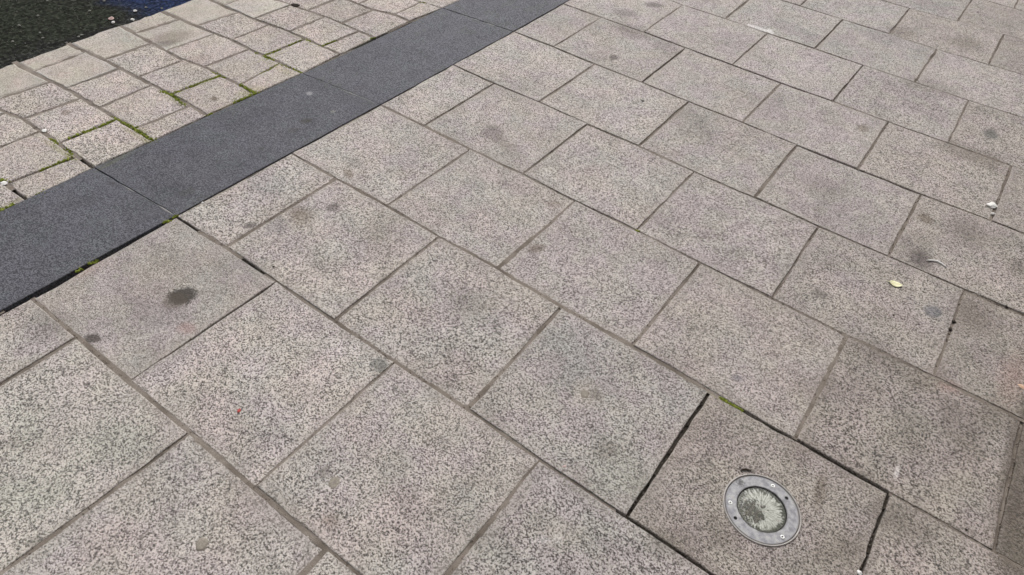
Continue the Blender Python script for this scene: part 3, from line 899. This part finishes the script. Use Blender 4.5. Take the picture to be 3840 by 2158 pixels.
# ------------------------------------------------------------------ dark granite band
cuts = [-1.70, -0.70, None, None, None, 3.86, 4.86, 5.86, 6.86]
def dline(k):
    if cuts[k] is None:
        (x0, y0), (x1, y1) = LINES['D%d' % (k - 2)][0], LINES['D%d' % (k - 2)][-1]
        return lambda x: y0 + (y1 - y0) * (x - x0) / (x1 - x0)
    c = cuts[k]
    return lambda x: c + 0.04 * (x + 2.4)
for k in range(len(cuts) - 1):
    lo, hi = dline(k), dline(k + 1)
    gl = 0.0022
    A = (BL(lo(-2.41)) + 0.003, lo(-2.41) + gl); B = (BR(lo(-1.96)) - 0.003, lo(-1.96) + gl)
    C = (BR(hi(-1.96)) - 0.003, hi(-1.96) - gl); D = (BL(hi(-2.41)) + 0.003, hi(-2.41) - gl)
    if k == 1: B = (B[0] - .0, B[1]); C = (C[0] - 0.001, C[1])
    stone('band_stone', (A, B, C, D), 0.0006 * (k % 3), 0.0022, 0.06, slab_mat(stains_for((A, B, C, D)), 'band'), band, jit=0.0008, n=9, tilt=0.0008, seed=k + 90)
mort_v, mort_f = [], []
for k in (1, 2, 3, 4, 5, 6, 7):
    f = dline(k)
    mortar_strip((-2.405 if k != 2 else -2.27, f(-2.41) if k != 2 else f(-2.27)), (-1.965, f(-1.96)), width=0.012, depth=0.001)
band_grout = link_mesh('mortar_joint', mort_v, mort_f, M_grout, band)
band_grout['kind'] = 'stuff'

# ------------------------------------------------------------------ sett margin with kerb edge
ATYPE = [-3.236, -3.000, -2.757, -2.528]
BTYPE = [-3.112, -2.880, -2.648]
mort_v, mort_f = [], []
rows = 'yzabcdefg'
for i in range(-4, 13):
    lo, hi = SF[i], SF[i + 1]
    nm = rows[i] if 0 <= i < 9 else None
    js = []
    typ = ATYPE if i % 2 == 0 else BTYPE
    for x in typ:
        hit = None
        if nm:
            for s in '1234':
                if nm + s in JOINTS:
                    (x0, y0), (x1, y1) = JOINTS[nm + s]
                    if abs((x0 + x1) / 2 - x) < 0.06: hit = (x0, x1)
        js.append(hit or (x + RNG.uniform(-.006, .006), x + RNG.uniform(-.006, .006)))
    ylo, yhi = lo(-2.41), hi(-2.41)
    xs = [(RD(lo(-3.4)), RD(hi(-3.4)))] + js + [(BL(ylo), BL(yhi))]
    for k in range(len(xs) - 1):
        (al, ah), (bl, bh) = xs[k], xs[k + 1]
        gj = 0.0055 + RNG.uniform(-.001, .001)
        gl = 0.006 + RNG.uniform(-.0012, .0012)
        ge = 0.003 if k == len(xs) - 2 else gj
        g0 = 0 if k == 0 else gj
        A = (al + g0, lo(al) + gl); B = (bl - ge, lo(bl) + gl); C = (bh - ge, hi(bh) - gl); D = (ah + g0, hi(ah) - gl)
        def lowf(x, t, A=A, B=B, lo=lo, gl=gl): return (lo(x) + gl) - (A[1] + (B[1] - A[1]) * t)
        def highf(x, t, C=C, D=D, hi=hi, gl=gl): return (hi(x) - gl) - (C[1] + (D[1] - C[1]) * t)
        st = stains_for((A, B, C, D))
        kerb = k == 0
        stone('kerb_stone' if kerb else 'sett', (A, B, C, D), RNG.uniform(-.0015, .0015), 0.010 if kerb else 0.005, 0.12 if kerb else 0.06,
              slab_mat(st, 'kerb' if (kerb or (k == 1 and i % 2 == 0)) else 'sett'), sett_strip, jit=0.0017, n=7, lowf=lowf, highf=highf, tilt=0.004, seed=i * 17 + k + 2000)
        if k < len(xs) - 2:
            mortar_strip((bl, lo(bl)), (bh, hi(bh)), width=0.024, depth=0.0025 if (i, k) not in ((1, 2), (0, 3)) else 0.007)
    if i < 12:
        x = -3.375
        while x < -2.42:
            x2 = min(-2.42, x + 0.08)
            deep = (i == 0 and -2.56 < x < -2.43) or (i == -1 and -2.5 < x)
            if not deep:
                mortar_strip((x, hi(x)), (x2, hi(x2)), hi, width=0.024, depth=0.0028)
            x = x2
y = -0.4
while y < 3.7:
    if math.sin(y * 9.0) < 0.55:
        mortar_strip((BL(y), y), (BL(y + .06), y + .06), width=0.012, depth=0.006)
    y += .06
sett_mortar = link_mesh('mortar_joint', mort_v, mort_f, M_mortar, sett_strip)
sett_mortar['kind'] = 'stuff'

# ------------------------------------------------------------------ asphalt road below the kerb
def road_material():
    g = NT('road_asphalt')
    geo = g.n('ShaderNodeNewGeometry')
    p = geo.outputs['Position']
    n, _ = g.noise(p, 55, 4, 0.7, 0.5)
    d, vc = g.voronoi(p, 85)
    vs = g.n('ShaderNodeSeparateColor'); g.link(vc, vs.inputs[0])
    big, _ = g.noise(p, 5.0, 3, 0.55)
    s = g.math('ADD', g.math('MULTIPLY', n, 0.9), g.math('MULTIPLY', vs.outputs[0], 0.35))
    col = g.ramp(s, [(0.40, (0.004, 0.004, 0.004)), (0.62, (0.013, 0.014, 0.012)), (0.78, (0.036, 0.038, 0.033)), (0.95, (0.10, 0.10, 0.09))])
    sp = g.n('ShaderNodeSeparateXYZ'); g.link(p, sp.inputs[0])
    # old blue surfacing worn into patches, algae on the other side
    yy = g.math('ADD', sp.outputs[1], g.math('MULTIPLY', g.math('SUBTRACT', big, 0.5), 0.5))
    blue = g.math('MULTIPLY', g.smooth(yy, 1.70, 1.94), g.smooth(n, 0.40, 0.62, 0.85, 0.55))
    col = g.mix(blue, col, g.scale_col((0.010, 0.024, 0.080), g.smooth(s, 0.4, 0.9, 0.3, 2.0)))
    ed = g.math('ADD', sp.outputs[0], g.math('MULTIPLY', g.math('SUBTRACT', big, 0.5), 0.6))
    grn = g.math('MULTIPLY', g.smooth(ed, -3.75, -3.55, 0.45, 0.0), g.smooth(yy, 1.6, 1.8, 1.0, 0.0))
    col = g.mix(grn, col, g.scale_col((0.017, 0.022, 0.010), g.smooth(s, 0.4, 0.9, 0.3, 2.2)))
    g.principled(col, 0.8, 0.08, 0, s, 0.9, 0.008)
    return g.m
nx, ny = 60, 60
rv, rf = [], []
rr = random.Random(5)
for j in range(ny + 1):
    for i in range(nx + 1):
        t = i / nx
        x = -3.32 - 0.9 * t if i < nx else -60
        yv = 0.2 + 2.8 * j / ny
        if j == 0: yv = -60
        if j == ny: yv = 60
        rv.append((x, yv, -0.085 + rr.uniform(-.002, .002) - 0.01 * min(1, t)))
for j in range(ny):
    for i in range(nx):
        q = j * (nx + 1) + i
        rf.append((q, q + nx + 1, q + nx + 2, q + 1))
road = link_mesh('road', rv, rf, road_material(), None)
road['kind'] = 'structure'

# ------------------------------------------------------------------ moss in the joints
g = NT('moss')
geo = g.n('ShaderNodeNewGeometry')
n, _ = g.noise(geo.outputs['Position'], 55, 3, 0.6)
c = g.ramp(n, [(0.3, (0.085, 0.095, 0.018)), (0.5, (0.175, 0.21, 0.034)), (0.70, (0.36, 0.40, 0.08))])
g.principled(c, 0.9, 0.15, 0, n, 0.4, 0.002)
M_moss = g.m
mv, mf = [], []
mr = random.Random(11)
ICO = []
def lump(x, y, z, rx, rz):
    b = len(mv)
    a0 = mr.random() * 6.3
    ring = 6
    for (rad, h) in ((1.0, 0.0), (0.78, 0.62)):
        for i in range(ring):
            a = a0 + 2 * math.pi * i / ring
            q = rx * rad * mr.uniform(0.75, 1.2)
            mv.append((x + q * math.cos(a), y + q * math.sin(a), z + rz * h * mr.uniform(.8, 1.2)))
    mv.append((x, y, z + rz))
    for i in range(ring):
        j = (i + 1) % ring
        mf.append((b + i, b + j, b + ring + j, b + ring + i))
        mf.append((b + ring + i, b + ring + j, b + 2 * ring))
for pts, w, dens in MOSS:
    for (x0, y0), (x1, y1) in zip(pts, pts[1:]):
        L = math.hypot(x1 - x0, y1 - y0)
        for k in range(int(L * 950 * dens)):
            t = mr.random()
            s = mr.gauss(0, 0.5) * w * 0.8
            px = x0 + (x1 - x0) * t - (y1 - y0) / L * s
            py = y0 + (y1 - y0) * t + (x1 - x0) / L * s
            if math.sin(px * 61 + 2.0 * math.sin(py * 23)) + math.sin(py * 47 + 1.3) < -0.75: continue
            if mr.random() < 0.12: px += mr.gauss(0, w * .7); py += mr.gauss(0, w * .7)
            rad = mr.uniform(0.0015, 0.0045)
            lump(px, py, -0.004, rad, 0.0045 + mr.random() * 0.0035)
moss = link_mesh('moss', mv, mf, M_moss, sett_strip, smooth=True)
moss['kind'] = 'stuff'
moss['label'] = 'yellow green moss growing in the joints between setts'

# ------------------------------------------------------------------ grit and crumbs caught in the joints
mv, mf = [], []
mr = random.Random(71)
for k in range(0, 12):
    for q in range(260):
        x = mr.uniform(-1.95, 1.05)
        if open_row(k, x) and mr.random() < 0.5: continue
        if math.sin(x * 7 + k * 2.6) < -0.2 and mr.random() < 0.8: continue
        rad = mr.uniform(0.0008, 0.0026)
        lump(x, LF[k](x) + mr.gauss(0, 0.0038), -0.0035, rad, 0.0025 + rad)
for r in range(0, 12):
    for (xl, xh) in row_joints(r):
        for q in range(34):
            t = mr.random()
            rad = mr.uniform(0.0008, 0.0026)
            yl, yh = LF[r - 1](xl), LF[r](xh)
            lump(xl + (xh - xl) * t + mr.gauss(0, 0.0042), yl + (yh - yl) * t, -0.0035, rad, 0.0025 + rad)
crumbs = link_mesh('joint_grit', mv, mf, plain('joint_crumbs', (0.20, 0.17, 0.145), 0.95, 0.1, var=0.7, scale=70), pavement)
crumbs['kind'] = 'stuff'

# ------------------------------------------------------------------ recessed ground light
def lamp_metal():
    g = NT('weathered_steel')
    tc = g.n('ShaderNodeTexCoord')
    p = tc.outputs['Object']
    n, _ = g.noise(p, 60, 4, 0.6)
    n2, _ = g.noise(p, 220, 3, 0.6)
    c = g.ramp(n, [(0.36, (0.23, 0.228, 0.245)), (0.5, (0.335, 0.332, 0.345)), (0.64, (0.44, 0.43, 0.43))])
    spk = g.smooth(g.math('ADD', g.math('MULTIPLY', n, 0.5), g.math('MULTIPLY', n2, 0.5)), 0.60, 0.66, 0.0, 0.7)
    c = g.mix(spk, c, (0.17, 0.165, 0.21))
    # a dirty patch beside one fixing
    rel = g.vec('SUBTRACT', p, (-0.074, 0.034, 0))
    f = g.smooth(g.math('ADD', g.vec('LENGTH', rel), g.math('MULTIPLY', g.math('SUBTRACT', n2, 0.5), 0.035)), 0.003, 0.014, 0.85, 0.0)
    c = g.mix(f, c, (0.075, 0.07, 0.07))
    rr_ = g.vec('LENGTH', p)
    gr = g.math('ADD', g.smooth(g.math('ADD', rr_, g.math('MULTIPLY', g.math('SUBTRACT', n, 0.5), 0.012)), 0.0885, 0.0945, 0.0, 0.6),
                g.smooth(g.math('ADD', rr_, g.math('MULTIPLY', g.math('SUBTRACT', n, 0.5), 0.012)), 0.062, 0.0675, 0.65, 0.0))
    c = g.mix(gr, c, (0.11, 0.10, 0.095))
    g.principled(c, 0.60, 0.35, 0.15, n2, 0.25, 0.0008)
    return g.m
def reflector_mat():
    g = NT('lamp_interior')
    tc = g.n('ShaderNodeTexCoord')
    p = tc.outputs['Object']
    sp = g.n('ShaderNodeSeparateXYZ'); g.link(p, sp.inputs[0])
    ang = g.math('ARCTAN2', sp.outputs[1], sp.outputs[0])
    rad = g.vec('LENGTH', p)
    cv = g.n('ShaderNodeCombineXYZ')
    g.link(g.math('MULTIPLY', ang, 7.0), cv.inputs[0]); g.link(g.math('MULTIPLY', rad, 34.0), cv.inputs[1])
    st, _ = g.noise(cv.outputs[0], 1.6, 3, 0.6)
    c = g.ramp(st, [(0.36, (0.34, 0.345, 0.29)), (0.48, (0.66, 0.665, 0.61)), (0.60, (0.84, 0.84, 0.80))])
    n, _ = g.noise(p, 80, 4, 0.65)
    n2, _ = g.noise(p, 260, 3, 0.7)
    n3, _ = g.noise(p, 130, 3, 0.7)
    c = g.mix(g.smooth(n3, 0.54, 0.68, 0.0, 0.6), c, (0.26, 0.255, 0.20))
    c = g.mix(g.smooth(n, 0.56, 0.68, 0.0, 0.5), c, (0.10, 0.10, 0.06))
    # silt and algae settled on one side and round the rim
    rel = g.vec('SUBTRACT', p, (-0.020, -0.018, 0))
    q = g.math('ADD', g.vec('LENGTH', rel), g.math('MULTIPLY', g.math('SUBTRACT', n, 0.5), 0.11))
    q = g.math('ADD', q, g.math('MULTIPLY', g.math('SUBTRACT', n2, 0.5), 0.04))
    silt = g.smooth(q, 0.026, 0.036, 0.97, 0.0)
    dc = g.ramp(n2, [(0.40, (0.018, 0.018, 0.008)), (0.54, (0.075, 0.066, 0.036)), (0.68, (0.40, 0.38, 0.29))])
    c = g.mix(silt, c, dc)
    rim = g.smooth(g.math('ADD', g.math('ADD', rad, g.math('MULTIPLY', g.math('SUBTRACT', n, 0.5), 0.034)), g.math('MULTIPLY', g.math('SUBTRACT', st, 0.5), -0.03)), 0.050, 0.057, 0.0, 0.95)
    c = g.mix(rim, c, (0.050, 0.055, 0.026))
    rel2 = g.vec('SUBTRACT', p, (0.045, -0.030, 0))
    sp2 = g.smooth(g.math('ADD', g.vec('LENGTH', rel2), g.math('MULTIPLY', g.math('SUBTRACT', n, 0.5), 0.02)), 0.003, 0.009, 0.9, 0.0)
    c = g.mix(sp2, c, (0.06, 0.065, 0.03))
    g.principled(c, 0.6, 0.3, 0, st, 0.5, 0.003)
    return g.m
def glass_mat():
    g = NT('lamp_glass')
    tr = g.n('ShaderNodeBsdfTransparent'); gl = g.n('ShaderNodeBsdfGlossy')
    tr.inputs[0].default_value = (0.97, 0.975, 0.965, 1)
    gl.inputs['Roughness'].default_value = 0.18
    fr = g.n('ShaderNodeFresnel'); fr.inputs[0].default_value = 1.45
    mx = g.n('ShaderNodeMixShader')
    g.link(fr.outputs[0], mx.inputs[0]); g.link(tr.outputs[0], mx.inputs[1]); g.link(gl.outputs[0], mx.inputs[2])
    g.link(mx.outputs[0], g.out.inputs['Surface'])
    return g.m
M_steel = lamp_metal()
M_rim = plain('steel_rim', (0.36, 0.335, 0.315), 0.5, 0.5, 0.2, var=0.45, scale=40, bump=0.1)
M_screw = plain('bright_screw', (0.85, 0.84, 0.82), 0.4, 0.5, 0.2, var=0.1, scale=200, bump=0.1)
M_black = plain('dark_hole', (0.012, 0.011, 0.010), 0.8, 0.2, var=0.4, scale=200)
lamp = empty('recessed_light', (LAMP[0], LAMP[1], 0.0))
tag(lamp, 'round recessed ground light with grey metal ring and dirty glass set in a slab', 'ground light')
v, f = lathe([(0.0985, -0.03), (0.0995, 0.0015), (0.0990, 0.0030), (0.0968, 0.0034), (0.0950, 0.0022), (0.0945, -0.002)], 72)
link_mesh('rim', v, f, M_rim, lamp, smooth=True)
v, f = lathe([(0.0938, -0.004), (0.0935, 0.0010), (0.0925, 0.0016), (0.0650, 0.0016), (0.0636, 0.0010), (0.0630, -0.010)], 72)
flange = link_mesh('flange', v, f, M_steel, lamp)
v, f = lathe([(0.0945, -0.0018), (0.0936, -0.0018)], 72)
link_mesh('seal', v, f, M_black, lamp)
v, f = lathe([(0.0632, -0.0006), (0.0614, -0.0009), (0.0612, -0.004)], 72)
link_mesh('gasket', v, f, M_black, lamp)
v, f = lathe([(0.0612, -0.0012), (0.0450, -0.0006), (0.0001, -0.0003)], 64)
link_mesh('glass_pane', v, f, glass_mat(), lamp, smooth=True)
v, f = lathe([(0.0625, -0.0032), (0.0540, -0.0046), (0.0400, -0.0058), (0.0220, -0.0066), (0.0001, -0.0064)], 64)
link_mesh('reflector', v, f, reflector_mat(), lamp, smooth=True)
for a in (91, 206, 330):
    ca, sa = math.cos(R(a)), math.sin(R(a))
    v, f = lathe([(0.0001, 0.0017), (0.0022, 0.0017), (0.0024, 0.0030), (0.0047, 0.0031), (0.0054, 0.0024), (0.0056, 0.0012)], 16)
    s = link_mesh('screw', v, f, M_screw, flange, (0.0805 * ca, 0.0805 * sa, 0), smooth=True)
    v, f = lathe([(0.0001, 0.00175), (0.0023, 0.00178)], 6)
    link_mesh('socket', v, f, M_black, s)
for a in (60, 236):
    ca, sa = math.cos(R(a)), math.sin(R(a))
    v, f = lathe([(0.0001, 0.0019), (0.0046, 0.0019), (0.0049, 0.0014)], 16)
    link_mesh('screw_hole', v, f, M_black, flange, (0.0805 * ca, 0.0805 * sa, 0))

# ------------------------------------------------------------------ litter lying on the stones
def blob(name, xy, rx, ry, h, rot, mat, seed, n=14, z=0.0006, rough=0.2):
    """flattened irregular lump"""
    rg = random.Random(seed)
    vs, fs = [], []
    offs = [1 + rg.uniform(-rough, rough) for _ in range(n)]
    for (k, zz) in ((1.0, -0.001), (0.93, h * 0.6), (0.6, h)):
        for i in range(n):
            a = 2 * math.pi * i / n
            q = k * offs[i]
            x, y = rx * q * math.cos(a), ry * q * math.sin(a)
            vs.append((x * math.cos(rot) - y * math.sin(rot), x * math.sin(rot) + y * math.cos(rot), zz * rg.uniform(.8, 1.2)))
    vs.append((0, 0, h * 0.95))
    for k in range(2):
        for i in range(n):
            j = (i + 1) % n
            fs.append((k * n + i, k * n + j, (k + 1) * n + j, (k + 1) * n + i))
    for i in range(n):
        fs.append((2 * n + i, 2 * n + (i + 1) % n, 3 * n))
    return link_mesh(name, vs, fs, mat, None, (xy[0], xy[1], z), smooth=True)

M_gum = plain('old_gum', (0.275, 0.245, 0.205), 0.75, 0.3, var=0.6, scale=200)
M_blackgum = plain('black_gum', (0.025, 0.022, 0.02), 0.6, 0.3, var=0.3, scale=160)
GROUP = 'flattened chewing gum on the slabs'
for key, rx, ry, rot, lab in (('gum_a', .016, .019, .4, 'flat beige chewing gum on the big slab in the bottom middle'),
                              ('gum_b', .015, .017, .9, 'flat beige chewing gum on the slab at the bottom left'),
                              ('gum_c', .016, .012, .2, 'flat beige chewing gum beside the open joint at the bottom edge'),
                              ('gum_d', .013, .016, .6, 'pale beige chewing gum on the grey slab left of the ground light')):
    tag(blob('chewing_gum', SPOTS[key], rx * 0.95, ry * 0.95, 0.0010, rot, M_gum, ord(key[-1]), 18, 0.0006, 0.12), lab, 'gum', GROUP)
tag(blob('chewing_gum', SPOTS['black_dot'], .0085, .0075, 0.002, 0, M_blackgum, 31), 'small round black gum spot in the middle of a slab', 'gum', GROUP)

# leaf: cupped blade with a midrib
g = NT('yellow_leaf')
tcn = g.n('ShaderNodeTexCoord')
nn, _ = g.noise(tcn.outputs['Object'], 90, 3, 0.6)
g.principled(g.ramp(nn, [(0.3, (0.70, 0.66, 0.38)), (0.6, (0.86, 0.83, 0.56))]), 0.6, 0.3)
M_leaf = g.m
def leaf_mesh(L, Wd, curl):
    vs, fs = [], []
    n = 9
    for i in range(n):
        t = i / (n - 1)
        w = Wd * math.sin(math.pi * min(1, t * 0.97 + 0.02)) ** 0.75 * (1 - 0.25 * t)
        for k, s in enumerate((-1, -0.5, 0, 0.5, 1)):
            vs.append(((t - 0.5) * L, s * w, 0.002 + curl * (abs(s) ** 1.5) * 0.006 + 0.004 * (t - 0.5) ** 2 * 4 - (0.0012 if s == 0 else 0)))
    for i in range(n - 1):
        for k in range(4):
            q = i * 5 + k
            fs.append((q, q + 5, q + 6, q + 1))
    return vs, fs
leaf = empty('fallen_leaf', (SPOTS['leaf'][0], SPOTS['leaf'][1], 0.001))
leaf.rotation_euler = (0, 0, R(12))
tag(leaf, 'pale yellow fallen leaf lying on a slab towards the right', 'leaf')
v, f = leaf_mesh(0.044, 0.0175, 0.2)
bl = link_mesh('blade', v, f, M_leaf, leaf, smooth=True)
sol = bl.modifiers.new('thickness', 'SOLIDIFY'); sol.thickness = 0.0004
v, f = [], []
for i in range(6):
    t = i / 5
    for q in range(4):
        a = q * math.pi / 2
        v.append((-0.022 - 0.008 * t, 0.0009 * math.cos(a) + 0.003 * t * t, 0.004 + 0.0009 * math.sin(a)))
for i in range(5):
    for q in range(4):
        f.append((i * 4 + q, i * 4 + (q + 1) % 4, i * 4 + 4 + (q + 1) % 4, i * 4 + 4 + q))
link_mesh('stalk', v, f, M_leaf, leaf)

def tube(name, pts, rad, mat, loc, taper=0.4):
    vs, fs = [], []
    m = 7
    n = len(pts)
    for i, p in enumerate(pts):
        a = Vector(pts[min(i + 1, n - 1)]) - Vector(pts[max(i - 1, 0)])
        a.normalize()
        s = a.cross(Vector((0, 0, 1))).normalized()
        u = s.cross(a)
        r = rad * (1 - taper * abs(2 * i / (n - 1) - 1) ** 2)
        for q in range(m):
            t = 2 * math.pi * q / m
            c = Vector(p) + s * r * math.cos(t) + u * r * math.sin(t)
            vs.append(tuple(c))
    for i in range(n - 1):
        for q in range(m):
            fs.append((i * m + q, i * m + (q + 1) % m, (i + 1) * m + (q + 1) % m, (i + 1) * m + q))
    fs.append(tuple(range(m - 1, -1, -1))); fs.append(tuple((n - 1) * m + q for q in range(m)))
    return link_mesh(name, vs, fs, mat, None, loc, smooth=True)

M_white = plain('dirty_white', (0.82, 0.80, 0.77), 0.8, 0.2, var=0.12, scale=120)
M_twig = plain('dark_twig', (0.05, 0.04, 0.03), 0.9, 0.1, var=0.3, scale=150)
M_red = plain('red_scrap', (0.50, 0.08, 0.07), 0.6, 0.3, var=0.2, scale=200)
M_pink = plain('pinkish_chip', (0.62, 0.45, 0.42), 0.7, 0.3, var=0.2, scale=200)
M_grit = plain('pale_grit', (0.24, 0.235, 0.21), 0.8, 0.3, var=0.3, scale=200)
M_clod = plain('black_soil', (0.035, 0.028, 0.024), 0.95, 0.1, var=0.5, scale=200, bump=0.6)
s = SPOTS['white_twig']
pts = [(-0.034 + 0.068 * t, 0.020 * math.sin(math.pi * t) * 0.8 + 0.004 * t, 0.0035) for t in [k / 10 for k in range(11)]]
tw = tube('shred', pts, 0.0042, M_white, (s[0], s[1], 0), 0.6)
tw.rotation_euler = (0, 0, R(5))
tag(tw, 'curved white shred lying beside a dark smudge near the right edge', 'litter')

def crumple(name, xy, rad, h, mat, seed, z=0.0):
    rg = random.Random(seed)
    bm = bmesh.new()
    bmesh.ops.create_icosphere(bm, subdivisions=2, radius=1.0)
    for vtx in bm.verts:
        k = rg.uniform(0.62, 1.12)
        vtx.co = Vector((vtx.co.x * rad * k, vtx.co.y * rad * 0.8 * k, max(-0.1, vtx.co.z) * h * k))
    me = bpy.data.meshes.new(name); bm.to_mesh(me); bm.free()
    me.materials.append(mat)
    o = bpy.data.objects.new(name, me); COL.objects.link(o)
    o.location = (xy[0], xy[1], z)
    o.rotation_euler = (0, 0, seed * 1.3)
    return o
tag(crumple('paper_scrap', SPOTS['tissue'], 0.024, 0.010, M_white, 3), 'crumpled white paper scrap by a joint at the right edge', 'litter')
tag(crumple('paper_scrap', SPOTS['tissue_bit'], 0.010, 0.006, M_white, 5), 'tiny white paper bit just below the crumpled scrap', 'litter')
M_orange = plain('pale_orange', (0.62, 0.42, 0.30), 0.7, 0.3, var=0.2, scale=120)
tag(crumple('paper_scrap', SPOTS['orange'], 0.012, 0.004, M_orange, 9), 'pale orange scrap cut by the right edge of the picture', 'litter')
tag(crumple('red_scrap', SPOTS['red_scrap'], 0.0065, 0.003, M_red, 4), 'tiny red scrap on a slab at the lower left', 'litter')
for key, r_, lab in (('soil_a', .009, 'upper black soil clod in the joint below the leaf'), ('soil_b', .009, 'lower black soil clod in the joint below the leaf'),
                     ('soil_c', .007, 'black soil clod in the joint at the right edge'), ('joint_dark', .026, 'dark brown clod in a sett joint at the top')):
    tag(crumple('soil_clod', SPOTS[key], r_, .0035, M_clod, len(lab) + int(r_ * 1e3)), lab, 'soil', 'soil clods in the joints')
for key, r_, m_, lab in (('chip_pink', .005, M_pink, 'small pinkish stone chip on the slab left of the light'), ('joint_white', .008, M_white, 'white chip in the joint at the bottom edge'),
                         ('pebble_a', .0045, M_clod, 'small black pebble below the joint at the lower right'), ('pebble_b', .005, M_clod, 'small black pebble on the slab below the yellow leaf'),
                         ('mortar_white', .014, M_white, 'white mortar chip at a sett corner on the left'), ('joint_white_b', .014, M_white, 'white chip in a mossy joint at the left edge'),
                         ('hole_dot', .006, M_clod, 'small dark pebble beside the tip of the reset slab'), ('band_chip', .006, M_white, 'tiny white chip beside the dark band')):
    tag(crumple('stone_chip', SPOTS[key], r_, .004, m_, len(lab)), lab, 'stone chip', 'stone chips on the paving')
s = SPOTS['twig']
tg = tube('twig', [(-.014 + .028 * t, .003 * math.sin(3 * t), .003) for t in [k / 6 for k in range(7)]], .0022, M_twig, (s[0], s[1], 0))
tg.rotation_euler = (0, 0, R(35))
tag(tg, 'short dark twig at the top of the ground light ring', 'twig')

# grit on the road: the larger pieces singly
def road_xy(p, z=-0.088):
    k = (1.6 - z) / 1.6
    return (p[0] * k, p[1] * k)
for i, key in enumerate('abcdefghijklmnopq'):
    p = road_xy(SPOTS['road_' + key])
    m_ = M_pink if key in 'a' else (M_white if key in 'dbc' else M_grit)
    r_ = {'a': .016, 'b': .012, 'c': .012, 'd': .012}.get(key, .0080)
    o = crumple('road_chip', p, r_, r_ * 0.55, m_, i + 40, z=-0.086)
    lab = {'a': 'round pinkish pebble on the dark road by the kerb', 'b': 'pale chip on the blue part of the road touching the kerb',
           'c': 'pale chip on the blue part of the road, above the one by the kerb'}.get(key, 'small pale grit chip scattered on the dark road')
    tag(o, lab, 'stone chip', 'grit chips on the road')
# and the fine grit nobody could count
mv, mf = [], []
mr = random.Random(23)
for k in range(250):
    x = -3.40 - mr.random() ** 1.3 * 0.9
    y = 0.7 + mr.random() * 2.1
    rad = mr.uniform(0.0012, 0.0035)
    lump(x, y, -0.091, rad, 0.004 + rad)
grit = link_mesh('road_grit', mv, mf, M_grit, road)
grit['kind'] = 'stuff'
